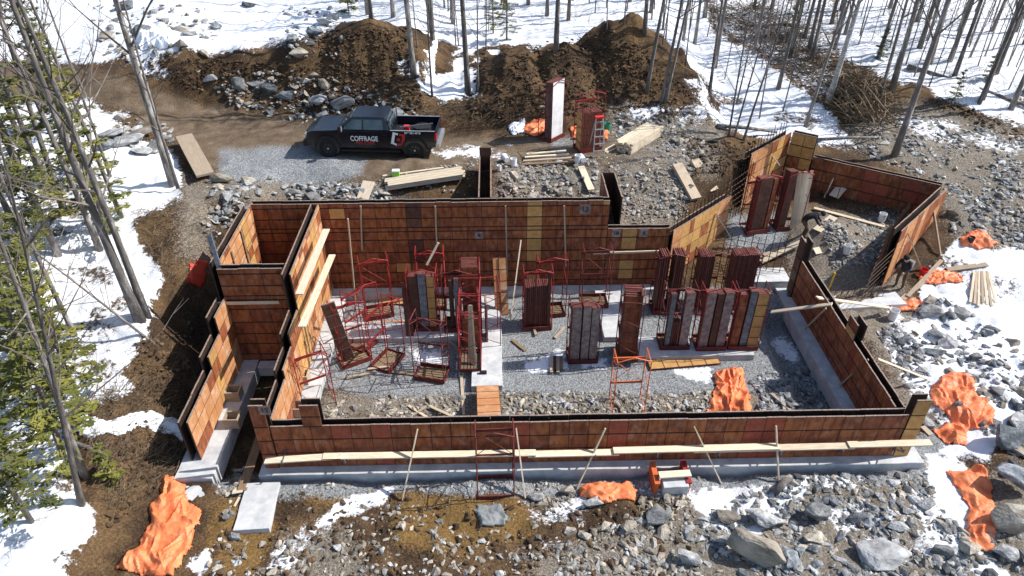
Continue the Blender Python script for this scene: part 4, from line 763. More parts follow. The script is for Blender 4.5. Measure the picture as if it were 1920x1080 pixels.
for i, (a, b, c, d, lab) in enumerate([(766, 764, 805, 792, 'first stick of the crossed pair in the front trench'), (800, 766, 764, 792, 'second stick of the crossed pair in the front trench'), (805, 765, 850, 788, 'stick right of the crossed pair in the trench'), (1015, 758, 965, 790, 'stick leaning in the trench right of the orange ramp'), (1445, 742, 1480, 775, 'pale stick in the trench right of the upright tarp'), (865, 708, 870, 785, 'brown upright board beside the orange ramp'),
      (690, 695, 730, 692, 'short board on the gravel before the askew racks'), (1000, 616, 1005, 632, 'short stick right of the centre prop'), (1040, 636, 1058, 618, 'crossed stick beside the rusty middle rack'), (1250, 760, 1262, 784, 'stick in the trench behind the orange rack')]): board(lab, on(a, b, .06), on(c, d, .1), 0.1, 0.05, 'woodg', nm='stick', cat='stick')
for i in range(6): board('%s stake from left in the bundle inside the centre strip rack' % ORD[i], local(RS, (-0.28 + 0.03 * i, -0.2 + 0.05 * i, 0.1)), local(RS, (0.25, -0.1 + 0.05 * (i % 3), 2.45 - 0.05 * (i % 2))), 0.06, 0.05, 'woodg', up=(0, 1, 0), grp='stakes in the centre strip rack', nm='stake', cat='stake')
board('dark plank lying along the left trench beside the front wall end', on(497, 800, .1), on(455, 925, .1), 0.3, 0.05, 'woodd', nm='plank', cat='plank'); board('pale plank end at the front of the left trench', on(463, 902, .2), on(447, 932, .2), 0.3, 0.04, 'wood', nm='plank', cat='plank'); board('pointed wooden stake below the pale plank end', on(450, 935, .05), on(440, 952, .03), 0.06, 0.04, 'wood', nm='stake', cat='stake')
for i, (x, y) in enumerate([(700, 560), (745, 566)]): flat_panel('orange-faced panel lying flat behind the askew racks, ' + ['nearer the wall', 'nearer the racks'][i], on(640 + 40 * i, 572 + i * 44, .12), on(772, 570 + i * 42, .12), 0.5, 'ply_lit_wash', 5)
for i in range(4): board('%s short block from left in the small timber block pile on the gravel' % ORD[i], on(1034 + i * 6, 672, .06), on(1034 + i * 6, 702 - 5 * (i % 2), .06), 0.12, 0.09, ['woodg', 'ply_dark', 'woodg', 'woodd'][i], grp='timber blocks on the gravel', nm='timber_block', cat='block')

for i, (a, b, c, d, f, lab) in enumerate([(936, 590, 936, 508, 'ply_lit_wash', 'left of two narrow orange panels leaning on the back wall'), (947, 590, 948, 510, 'ply_lit_wash', 'right of two narrow orange panels leaning on the back wall'), (770, 640, 752, 560, 'ply_dark', 'dark panel propped among the askew left racks')]):
    p = PZ(a, b, 0.02); flat_panel(lab, p, (p[0] - 0.1, p[1] + 0.75, 2.35), 0.3, f, 5)
for i, (a, b, c, d) in enumerate([(600, 640, 655, 655), (650, 712, 705, 700), (735, 700, 790, 706), (840, 640, 872, 668), (960, 640, 985, 660), (625, 600, 690, 612)]):
    board(['loose board on the shaded gravel beside the sunlit wall footing', 'loose board in front of the leaning-panel rack', 'loose board in front of the askew bright red rack', 'loose board beside the dark rack of steel posts', 'loose board right of the centre strip footing', 'loose board behind the leaning-panel rack'][i], on(a, b, .05), on(c, d, .05), 0.12, 0.05, 'woodg' if i % 2 else 'woodd')

# ------------------------------------------------------------------ pickup truck (front towards -x)
def pick(mk, name, parent, fn, smooth=False):
    m = MB(); fn(m); return m.build(name, mk, parent, smooth)
def extrude_profile(name, prof, y0, y1, mk, parent, bev=0.0, inset=0.0):
    bm = bmesh.new(); vs = [bm.verts.new((x, y0, z)) for x, z in prof]; f = bm.faces.new(vs)
    r_ = bmesh.ops.extrude_face_region(bm, geom=[f]); ev = [e for e in r_['geom'] if isinstance(e, bmesh.types.BMVert)]
    for v in ev: v.co.y = y1
    bmesh.ops.recalc_face_normals(bm, faces=bm.faces)
    if bev: bmesh.ops.bevel(bm, geom=[e for e in bm.edges if e.calc_face_angle(0) > 0.5], offset=bev, segments=2, affect='EDGES', clamp_overlap=True)
    me = bpy.data.meshes.new(name); bm.to_mesh(me); bm.free(); me.materials.append(M[mk]); return link(name, me, parent)
def arc(cx, r_, z, n=9): return [(cx + r_ * math.cos(math.pi * i / (n - 1)), z + r_ * math.sin(math.pi * i / (n - 1))) for i in range(n)]
pw1 = PZ(615, 293, 3.72); pw2 = PZ(783, 297, 3.72); hd = math.atan2(pw2[1] - pw1[1], pw2[0] - pw1[0])
mid = (pw1 + pw2) / 2; tz = (gz(pw1[0], pw1[1]) + gz(pw2[0], pw2[1])) / 2 - 0.03
T = thing('pickup_truck', 'black crew cab pickup truck with white and red lettering parked on the road', 'truck', (mid[0] - math.sin(hd) * 0.88, mid[1] + math.cos(hd) * 0.88, tz), hd); T.scale = (0.965, 0.965, 0.93)
WR = 0.46; WB = 2.1
body = [(-3.12, 0.62), (-2.72, 0.62)] + arc(-WB, -0.58, 0.52)[::1] + [(-1.45, 0.52), (1.45, 0.52)] + arc(WB, -0.58, 0.52)[::1] + [(2.75, 0.6), (3.14, 0.66), (3.16, 1.0), (0.93, 1.0), (0.93, 1.42), (-1.5, 1.44), (-1.75, 1.42), (-2.75, 1.36), (-3.02, 1.28), (-3.12, 1.05)]
body = [(x, z if not (abs(abs(x) - WB) < 0.6 and z <= 1.11 and z > 0.5 and (x, z) not in ()) else z) for x, z in body]
def fixarc(pts): return pts
extrude_profile('body', body, -0.97, 0.97, 'paint', T, 0.03)
def cab(m):
    b = [(-1.62, -0.93, 1.41), (0.92, -0.93, 1.41), (0.92, 0.93, 1.41), (-1.62, 0.93, 1.41)]; t_ = [(-0.82, -0.74, 2.04), (0.78, -0.74, 2.04), (0.78, 0.74, 2.04), (-0.82, 0.74, 2.04)]
    m.add(b + t_, MB.BF)
cb = pick('paint', 'cab', T, cab); bv = cb.modifiers.new('b', 'BEVEL'); bv.width = 0.06; bv.segments = 3
def lerp(a, b, t_): return tuple(a[i] + (b[i] - a[i]) * t_ for i in range(3))
def pane(name, q, off, parent=T, mk='glass'):
    v = [Vector(p) for p in q]; n = (v[1] - v[0]).cross(v[2] - v[0]).normalized() * off; m = MB(); m.add([p + n for p in v] + [p - n * 0.5 for p in v], MB.BF); return m.build(name, mk, parent)
def side_q(x0, x1, x2, x3, z0, z1, s):      # lower x0..x1, upper x3..x2 on the sloped cab side
    f = lambda z: s * (-0.93 + 0.19 * (z - 1.41) / 0.63)
    q = [(x0, f(z0), z0), (x1, f(z0), z0), (x2, f(z1), z1), (x3, f(z1), z1)]; return q if s > 0 else q[::1]
for s in (1, -1):
    off = 0.012 * (1 if s > 0 else -1) * (1)
    o1 = pane('front_window', side_q(-1.28, -0.36, -0.36, -0.78, 1.47, 1.93, s), 0.014 if s > 0 else 0.014); o2 = pane('rear_window', side_q(-0.27, 0.66, 0.60, -0.27, 1.47, 1.93, s), 0.014)
wsq = [(-1.56, 0.80, 1.47), (-1.56, -0.80, 1.47), (-0.90, -0.66, 1.99), (-0.90, 0.66, 1.99)]; pane('windshield', wsq, 0.016); pane('back_window', [(0.915, -0.72, 1.5), (0.915, 0.72, 1.5), (0.80, 0.62, 1.95), (0.80, -0.62, 1.95)], 0.016)
for s in (-1, 1):      # doors, handles, mirrors, boards, flares
    for nm, x0, x1 in (('front_door', -1.42, -0.33), ('rear_door', -0.30, 0.84)):
        d = pick('paint', nm, T, lambda m: m.box(x0, x1, s * 0.985 - 0.012, s * 0.985 + 0.004, 0.62, 1.40)); pick('plastic', 'handle', d, lambda m: m.box(x1 - 0.24, x1 - 0.06, s * 1.0 - 0.014, s * 1.0 + 0.014, 1.24, 1.28))
    mr = pick('plastic', 'mirror', T, lambda m: (m.box(-1.42, -1.28, s * 1.13 - 0.11, s * 1.13 + 0.11, 1.42, 1.72), m.box(-1.38, -1.3, s * 0.98 - 0.08, s * 0.98 + 0.08, 1.45, 1.52)))
    pick('chrome', 'mirror_trim', mr, lambda m: m.box(-1.275, -1.265, s * 1.13 - 0.09, s * 1.13 + 0.09, 1.46, 1.70))
    pick('plastic', 'running_board', T, lambda m: m.box(-1.45, 1.4, s * 1.03 - 0.07, s * 1.03 + 0.07, 0.40, 0.47))
    pick('paint', 'bed_side', T, lambda m: m.box(0.95, 3.14, s * 0.92 - 0.045, s * 0.92 + 0.045, 0.99, 1.46)); pick('chrome', 'bed_rail', T, lambda m: m.box(0.97, 3.1, s * 0.92 - 0.04, s * 0.92 + 0.04, 1.462, 1.475))
    pick('lamp_r', 'tail_lamp', T, lambda m: m.box(3.08, 3.18, s * 0.92 - 0.062, s * 0.92 + 0.062, 1.0, 1.36))
    pick('chrome', 'headlight', T, lambda m: m.box(-3.15, -2.98, s * 0.80 - 0.14, s * 0.80 + 0.14, 0.98, 1.2))
    for wx_ in (-WB, WB):
        fl = MB(); a = [(wx_ + 0.60 * math.cos(t), 0.50 + 0.60 * math.sin(t)) for t in np.linspace(0.05, math.pi - 0.05, 11)]
        for (xa, za), (xb, zb) in zip(a[:-1], a[1:]): fl.beam((xa, s * 0.99, za), (xb, s * 0.99, zb), 0.09, 0.05, up=(0, 1, 0))
        fl.build('fender_flare', 'plastic', T)
        wl = MB(); n = 24; prof = [(0.26, -0.13), (0.40, -0.14), (0.45, -0.10), (WR, -0.05), (WR, 0.05), (0.45, 0.10), (0.40, 0.14), (0.26, 0.13)]
        vs = []; fs = []
        for i in range(n):
            c_, s_ = math.cos(2 * math.pi * i / n), math.sin(2 * math.pi * i / n); vs += [(r_ * c_, yy, r_ * s_) for r_, yy in prof]
        for i in range(n):
            for k in range(7): fs.append((i * 8 + k, ((i + 1) % n) * 8 + k, ((i + 1) % n) * 8 + k + 1, i * 8 + k + 1))
        wl.add(vs, fs); W = thing('wheel', '', 'x'); del W['label'], W['category']; W.parent = T; W.location = (wx_, s * 0.86, WR)
        wl.build('tyre', 'rubber', W); rm = MB(); rm.tube([(0, s * 0.06, 0), (0, s * 0.10, 0)], [0.27, 0.27], 18)
        for k in range(8): t_ = k * math.pi / 4; rm.beam((0.05 * math.cos(t_), s * 0.115, 0.05 * math.sin(t_)), (0.25 * math.cos(t_ + .15), s * 0.115, 0.25 * math.sin(t_ + .15)), 0.055, 0.03, up=(0, 1, 0))
        rm.build('rim', 'plastic', W); pick('chrome', 'hub_cap', W, lambda m: m.tube([(0, s * 0.12, 0), (0, s * 0.14, 0)], [0.05, 0.045], 10))
pick('plastic', 'bed_floor', T, lambda m: m.box(0.95, 3.1, -0.87, 0.87, 1.002, 1.03)); pick('paint', 'tailgate', T, lambda m: m.box(3.10, 3.17, -0.85, 0.85, 0.92, 1.45)); pick('paint', 'bed_front', T, lambda m: m.box(0.935, 0.99, -0.87, 0.87, 1.004, 1.46))
pick('chrome', 'rear_bumper', T, lambda m: m.box(3.12, 3.30, -0.95, 0.95, 0.62, 0.82)); pick('plastic', 'front_bumper', T, lambda m: m.box(-3.26, -3.06, -0.98, 0.98, 0.58, 0.86))
gr = pick('plastic', 'grille', T, lambda m: m.box(-3.15, -3.05, -0.62, 0.62, 0.9, 1.24)); pick('chrome', 'grille_bar', gr, lambda m: [m.box(-3.17, -3.15, -0.6, 0.6, z, z + 0.03) for z in (0.96, 1.06, 1.16)])
pick('galv', 'headache_rack', T, lambda m: (m.box(0.97, 1.02, -0.85, 0.85, 1.86, 1.92), m.box(0.97, 1.02, -0.85, -0.79, 1.46, 1.86), m.box(0.97, 1.02, 0.79, 0.85, 1.46, 1.86), [m.box(0.985, 1.005, y, y + 0.03, 1.46, 1.86) for y in (-0.4, 0, 0.4)]))
pick('rubber', 'spare_tyre', T, lambda m: m.tube([(2.35, 0.1, 1.05), (2.35, 0.1, 1.29)], [0.42, 0.42], 18)); pick('redplastic', 'fuel_can', T, lambda m: m.box(1.55, 1.8, -0.5, -0.25, 1.04, 1.5)); pick('galv', 'cargo_bar', T, lambda m: m.beam((1.4, -0.6, 1.5), (2.9, -0.1, 1.52), 0.05, 0.05))
ys = -1.0015
def decal(nm, me, x, z, sx=1.0): 
    o = link(nm, me, T, (x, ys, z), (math.pi / 2, 0, 0)); o.scale = (sx, 1, 1); return o
decal('white_lettering', text_mesh('COFFRAGE', 0.36, 'decal_w', 0.002, 0.006), -0.28, 1.03, 0.74); decal('red_lettering', text_mesh('PELLETIER', 0.19, 'decal_r', 0.002, 0.003), -0.24, 0.81, 1.1); o = decal('phone_number', text_mesh('819 531-4368', 0.135, 'decal_w', 0.002, 0.004), 2.05, 1.37); o.location.y = -0.9755
def emblem(nm, pts, mk):
    m = MB(); n = len(pts); m.add([(x, -0.984, z) for x, z in pts] + [(x, -0.974, z) for x, z in pts], [tuple(range(n)), tuple(range(2 * n - 1, n - 1, -1))] + [(i, i + n, (i + 1) % n + n, (i + 1) % n) for i in range(n)]); return m.build(nm, mk, T)
emblem('white_emblem_half', [(1.12, 1.40), (1.36, 1.35), (1.36, 1.25), (1.22, 1.28), (1.13, 0.86), (1.24, 0.80), (1.26, 0.69), (0.98, 0.82)], 'decal_w'); emblem('red_emblem_half', [(1.42, 1.34), (1.70, 1.28), (1.60, 0.72), (1.31, 0.70), (1.29, 0.80), (1.48, 0.82), (1.56, 1.19), (1.42, 1.23)], 'decal_r'); emblem('emblem_dot', [(1.30, 1.10), (1.44, 1.07), (1.42, 0.94), (1.28, 0.97)], 'decal_r')

# ------------------------------------------------------------------ tarps
def lin(x, y, s=0):      # noise with straight creases
    ix = np.floor(x); iy = np.floor(y); fx = x - ix; fy = y - iy; a = _hash(ix, iy, s); b = _hash(ix + 1, iy, s); c = _hash(ix, iy + 1, s); d = _hash(ix + 1, iy + 1, s)
    return np.where(fx + fy < 1, a + (b - a) * fx + (c - a) * fy, d + (c - d) * (1 - fx) + (b - d) * (1 - fy))
def tarp(label, poly, mk='tarp', hgt=0.35, res=0.04, seed=0, cat='tarp', nm='tarp', lift=None):
    """crumpled sheet lying on the ground inside the outline (photo pixels dropped onto the ground)"""
    W = [PG(*p)[:2] for p in poly]; xs = [p[0] for p in W]; ys_ = [p[1] for p in W]
    nx = int((max(xs) - min(xs)) / res) + 3; ny = int((max(ys_) - min(ys_)) / res) + 3
    X, Y = np.meshgrid(min(xs) - res + np.arange(nx) * res, min(ys_) - res + np.arange(ny) * res)
    d = polydist(X + 0.35 * fbm(X * 2.2, Y * 2.2, seed), Y + 0.35 * fbm(X * 2.2, Y * 2.2, seed + 9), W)
    a = seed * 1.3; U = X * math.cos(a) + Y * math.sin(a); V = -X * math.sin(a) + Y * math.cos(a)
    wv = 0.9 * fbm(U * 1.1, V * 1.1, seed + 30, 3)
    rr = random.Random(seed + 500); A = np.array(W); ctr = A.mean(0); ev = np.linalg.eigh(np.cov((A - ctr).T))[1][:, 1]; base_a = math.atan2(ev[1], ev[0]); fold = np.zeros(X.shape)
    area = max(0.6, float(np.sum(d > 0)) * res * res)
    for k in range(int(14 + area * 7)):
        cx_, cy_ = rr.uniform(min(xs), max(xs)), rr.uniform(min(ys_), max(ys_)); a_ = base_a + rr.gauss(0, 0.55); ln_ = rr.uniform(0.35, 1.1); wd_ = rr.uniform(0.09, 0.26); hh = rr.uniform(0.04, 0.12) * (0.7 + hgt)
        px_ = X - cx_ + 0.15 * wv; py_ = Y - cy_ + 0.15 * wv; al = px_ * math.cos(a_) + py_ * math.sin(a_); pe = -px_ * math.sin(a_) + py_ * math.cos(a_); pe = np.where(pe > 0, pe * 1.0, -pe * 1.8)
        fold = np.maximum(fold, hh * np.clip(1 - pe / wd_, 0, 1) * np.clip(1.6 * (1 - np.abs(al) / ln_), 0, 1))
    Z = H(X, Y) + 0.035 + ss(0, 0.45, d) * hgt * 0.42 * vnoise(U * 1.3, V * 1.3, seed + 7) + ss(-0.02, 0.08, d) * (fold + 0.035 * lin(U * 5.5 + V * 2, V * 4.5 - U * 2, seed + 6))
    keep = d > -0.02; idx = -np.ones(X.shape, int); vs = []; fs = []
    for j, i in zip(*np.nonzero(keep)): idx[j, i] = len(vs); vs.append((X[j, i], Y[j, i], Z[j, i]))
    for j in range(ny - 1):
        for i in range(nx - 1):
            q = (idx[j, i], idx[j, i + 1], idx[j + 1, i + 1], idx[j + 1, i])
            if min(q) >= 0: fs.append(q)
    c = np.mean(np.array(vs), 0); c[2] = min(v[2] for v in vs)
    m = MB(); m.add([(x - c[0], y - c[1], z - c[2]) for x, y, z in vs], fs); me = m.mesh(nm, mk, True); me.set_sharp_from_angle(angle=R(24)); o = link(nm, me, None, c)
    so_ = o.modifiers.new('t', 'SOLIDIFY'); so_.thickness = 0.008; so_.offset = -1
    return tag(o, label, cat, None)
tarp('large crumpled orange tarp on the bank at lower left', [(302, 900), (348, 906), (352, 938), (378, 962), (375, 985), (360, 992), (358, 1030), (328, 1085), (218, 1068), (255, 1030), (278, 985), (285, 950), (300, 932)], hgt=0.5, seed=1)
tarp('small crumpled orange tarp between the braces in front of the front wall', [(1085, 918), (1100, 908), (1135, 905), (1175, 905), (1198, 925), (1190, 940), (1140, 945), (1085, 935)], hgt=0.45, seed=2)
tarp('orange tarp heaped upright on rocks behind the front wall', [(1342, 700), (1375, 690), (1392, 695), (1402, 735), (1410, 782), (1322, 782), (1332, 740)], hgt=0.8, seed=3)
tarp('wide orange tarp draped over rocks right of the right wall', [(1745, 725), (1785, 700), (1822, 700), (1832, 738), (1864, 768), (1860, 800), (1818, 808), (1808, 838), (1775, 835), (1748, 805), (1785, 793), (1748, 765)], hgt=0.5, seed=4)
tarp('long narrow orange tarp at lower right beside the brown boulder', [(1772, 882), (1840, 873), (1856, 920), (1862, 980), (1868, 1010), (1862, 1042), (1832, 1035), (1808, 1020), (1816, 955)], hgt=0.45, seed=5)
tarp('red-orange tarp bundled under boards near the splashed garage wall', [(1720, 515), (1760, 508), (1800, 518), (1803, 533), (1755, 535), (1722, 530)], hgt=0.4, seed=6)
tarp('small orange tarp scrap beside the white bucket right of the footing', [(1662, 572), (1715, 560), (1733, 570), (1715, 585), (1665, 583)], hgt=0.35, seed=7)
tarp('farthest orange tarp on the snow right of the garage wing', [(1797, 447), (1822, 434), (1850, 442), (1870, 455), (1862, 466), (1835, 468), (1797, 462)], hgt=0.4, seed=8)
tarp('red tarp tucked beside the outer left wall of the stairwell box', [(352, 512), (372, 492), (394, 488), (390, 530), (372, 545), (346, 538)], 'tarp_red', hgt=0.2, seed=9)
tarp('orange tarp lump left of the tall white-faced rack', [(978, 240), (1005, 226), (1032, 222), (1034, 256), (1000, 258), (980, 250)], hgt=0.6, seed=10); tarp('small orange tarp lump left of the red rack by the stepladder', [(1066, 240), (1090, 238), (1092, 262), (1076, 262)], hgt=0.5, seed=11); tarp('bit of orange tarp behind the stepladder', [(1128, 246), (1142, 248), (1140, 264), (1126, 264)], hgt=0.35, seed=12)
tarp('long white plastic sheet running from the snow to the left form wall', [(128, 790), (160, 778), (205, 796), (255, 776), (300, 778), (340, 790), (358, 802), (345, 830), (318, 820), (285, 806), (225, 822), (150, 824)], 'white_tarp', hgt=0.6, seed=13, nm='plastic_sheet', cat='plastic sheet')
tarp('poured lump of wet grey concrete on the mud by the front rack', [(885, 958), (905, 945), (940, 945), (955, 965), (945, 985), (900, 988)], 'concd', hgt=0.02, seed=21, nm='concrete_lump', cat='concrete')
tarp('white plastic-wrapped bundle on the snowy plateau at upper left', [(255, 78), (280, 50), (318, 55), (335, 82), (300, 98), (262, 95)], 'white_tarp', hgt=1.1, seed=31, nm='plastic_sheet', cat='plastic sheet')
tarp('crumpled clear plastic left of the orange tarp lump by the soil bank', [(952, 238), (985, 222), (990, 250), (960, 254)], 'white_tarp', hgt=0.35, seed=14, nm='plastic_sheet', cat='plastic sheet')

# ------------------------------------------------------------------ rebar
def rebar_mesh(label, p0, p1, z0, z1, zx=None, dx=0.28, dz=0.3, overs=0.25, lean=0.0):
    p0 = np.array(p0, float); p1 = np.array(p1, float); L = np.linalg.norm(p1 - p0); d = (p1 - p0) / L; n = np.array([-d[1], d[0]])
    t = thing('rebar_mesh', label, 'rebar', (p0[0], p0[1], z0), math.atan2(d[1], d[0])); v = MB(); h = MB(); rr = random.Random(int(L * 100))
    for i in range(int(L / dx) + 1): zt = (zx or z1) - z0 + rr.uniform(-.1, overs); v.tube([(i * dx, 0, 0), (i * dx + rr.uniform(-.03, .03), lean, zt)], 0.016, 4)
    for k in range(int((z1 - z0) / dz)): zz = 0.15 + k * dz; h.tube([(-overs, 0.02, zz), (L * 0.5, 0.02 + rr.uniform(-.03, .03), zz - 0.02), (L + overs, 0.02, zz)], 0.015, 4)
    v.build('vertical_bars', 'rebar', t); h.build('horizontal_bars', 'rebar', t); return t
rebar_mesh('rebar mesh standing in the gap between the two angled garage walls', (10.3, 28.35), (11.9, 30.0), 1.2, 3.6, 3.8); rebar_mesh('rebar mesh rising out of the tall angled garage wall', (11.65, 30.4), (14.3, 32.8), 1.2, 4.3, 4.5)
rebar_mesh('rebar mesh along the dirt slope side of the angled wall', (7.3, 25.45), (10.3, 28.25), 1.2, 3.3, 3.5); rebar_mesh('dense rebar cage at the open end of the splashed garage wall', (15.9, 24.7), (17.9, 26.9), 0.3, 2.9, 3.2, dx=0.2); rebar_mesh('low rebar mesh across the open front of the garage wing', (12.9, 23.7), (16.3, 24.1), 0.3, 0.95, 1.0)
rebar_mesh('rebar mesh before the garage racks', (9.9, 26.4), (12.4, 25.6), 0.5, 2.0, 2.2); rebar_mesh('row of rebar dowels before the dark garage back wall', (15.6, 30.9), (19.2, 28.6), 1.0, 1.3, 2.2, dx=0.5)
for i in range(7):
    a = np.array([15.7 + 0.02 * i, 24.1, 0.6 + 0.3 * i]); m = MB(); m.tube([a - np.array([1.0, 0.95, 0]), a + np.array([0.5, 0.45, 0])], 0.012, 4); tag(m.build('rebar', 'rebar'), '%s rebar from below sticking out of the cage at the garage opening' % ORD[i], 'rebar', 'bars sticking out of the rebar cage')
tag(MB().tube([PG(1553, 545) + [0, 0, 0.0], PZ(1566, 512, 1.2)], 0.04, 6).build('marker_stick', 'yellow'), 'yellow marker stick standing beyond the far end of the right wall', 'marker')

# ------------------------------------------------------------------ buckets, ladder and other small things
def bucket(label, px, py, tip=0.0, mk='white', s=1.0):
    p = PG(px, py); t = thing('bucket', label, 'bucket', (p[0], p[1], p[2] + (0.16 if tip else 0)), random.uniform(0, 6)); t.rotation_euler.x = tip; t.scale = (s, s, s)
    m = MB(); n = 16; V = []; F = []
    for r_, z in ((0.13, 0), (0.155, 0.37), (0.145, 0.37), (0.122, 0.02)): V += [(r_ * math.cos(2 * math.pi * k / n), r_ * math.sin(2 * math.pi * k / n), z) for k in range(n)]
    for j in range(3):
        for k in range(n): F.append((j * n + k, j * n + (k + 1) % n, (j + 1) * n + (k + 1) % n, (j + 1) * n + k))
    F += [tuple(range(n - 1, -1, -1)), tuple(range(3 * n, 4 * n))]; m.add(V, F); m.build('pail', mk, t)
    MB().tube([(0.16 * math.cos(a), 0.03, 0.34 - 0.14 * math.sin(a)) for a in np.linspace(0, math.pi, 9)], 0.005, 4).build('handle', 'galv', t); return t
bucket('white bucket left of the low board pile behind the back wall', 963, 312); bucket('tipped white bucket lying left of the standing bucket by the boards', 951, 307, 1.45); bucket('white bucket at the right end of the low board pile', 1083, 306); bucket('dark-mouthed bucket lying at the right end of the low board pile', 1094, 308, 1.5); bucket('small white pail right of the middle wing form', 936, 320, 0, s=0.7)
bucket('white bucket on the rubble heap in the garage wing', 1586, 476, s=1.15); bucket('blue-white bucket at the dark garage back wall', 1652, 415, s=1.15); bucket('white bucket at the foot of the splashed garage wall', 1703, 505, s=1.1); bucket('white bucket beside the small orange tarp scrap right of the right wall', 1672, 598, s=1.25); bucket('red bucket beside the red-orange tarp bundle', 1728, 520, 0, 'redplastic', 1.1); bucket('small black bucket on the farthest orange tarp', 1817, 458, 0, 'plastic', 0.9); bucket('green tub behind the stepladder', 1138, 246, 0, 'green', 1.1)
p = PG(1112, 288); t = thing('stepladder', 'aluminium stepladder with red top leaning at the bright red rack', 'ladder', (p[0] + 0.15, p[1] - 0.2, p[2]), 0.2)
for s in (-1, 1): MB().beam((s * 0.28, -0.3, 0), (s * 0.17, 0, 1.85), 0.05, 0.03).build('rail', 'chrome', t); MB().beam((s * 0.26, 0.55, 0), (s * 0.16, 0.03, 1.8), 0.04, 0.025).build('rear_leg', 'chrome', t)
for k in range(5): z = 0.3 + 0.33 * k; w_ = 0.28 - 0.11 * z / 1.85; MB().box(-w_, w_, -0.3 + 0.3 * z / 1.85 - 0.05, -0.3 + 0.3 * z / 1.85 + 0.04, z, z + 0.035).build('step', 'chrome', t)
MB().box(-0.2, 0.2, -0.1, 0.12, 1.84, 1.9).build('top_cap', 'redplastic', t)
p = PG(743, 331); t = thing('carton', 'small green and white carton on the long board behind the lumber pile', 'carton', p); MB().box(-.16, .16, -.12, .12, 0, .22).build('box', 'lime', t); MB().box(-.165, .165, -.125, .125, .22, .27).build('lid', 'white', t)
tag(MB().box(-.13, .13, -.06, .06, 0, .1).build('black_tool', 'plastic'), 'small black tool lying on the centre strip footing', 'tool').location = PZ(906, 700, FT + 0.005)
for k, (x, y, lab) in enumerate([(1228, 925, 'left'), (1287, 922, 'right')]):
    p = PG(x, y); m = MB(); m.box(-.06, .06, -.45, .45, 0, .5); m.box(-.1, -.061, -.45, .45, 0, .06); m.box(.061, .1, -.45, .45, .44, .5); o = m.build('steel_channel', 'orange_paint' if k == 0 else 'red'); o.location = (p[0], p[1] + 0.4, p[2] - 0.05); tag(o, lab + ' red steel channel of the small pit frame before the front wall', 'channel')
pa = PG(1232, 912); pb = PG(1290, 910); board('white plank bridging the two red channels before the front wall', (pa[0], pa[1], pa[2] + .5), (pb[0], pb[1], pa[2] + .5), 0.25, 0.05, nm='plank', cat='plank'); o = slab('grey concrete block between the two red steel channels', pa[0] + .1, pb[0] - .1, pa[1] - .35, pa[1] + .1, pa[2] - .2, pa[2] + .35, seed=40, cat='slab', nm='concrete_slab')
for i, (x, y) in enumerate([(428, 745), (425, 795), (555, 715), (552, 775)]):
    p = PZ(x, y, FT); m = MB(); m.box(-.25, .25, -.22, .22, 0, .02)
    for a in (-.25, .21): m.box(a, a + .04, -.22, .22, .02, .4)
    for a in (-.22, .18): m.box(-.21, .21, a, a + .04, .02, .4)
    o = m.build('footing_box', 'woodg'); o.location = (p[0] + 0.25, p[1], FT + .001); tag(o, '%s open wooden blockout box on the %s footing' % (('farther' if i % 2 == 0 else 'nearer'), 'outer left' if i < 2 else 'inner left'), 'blockout')

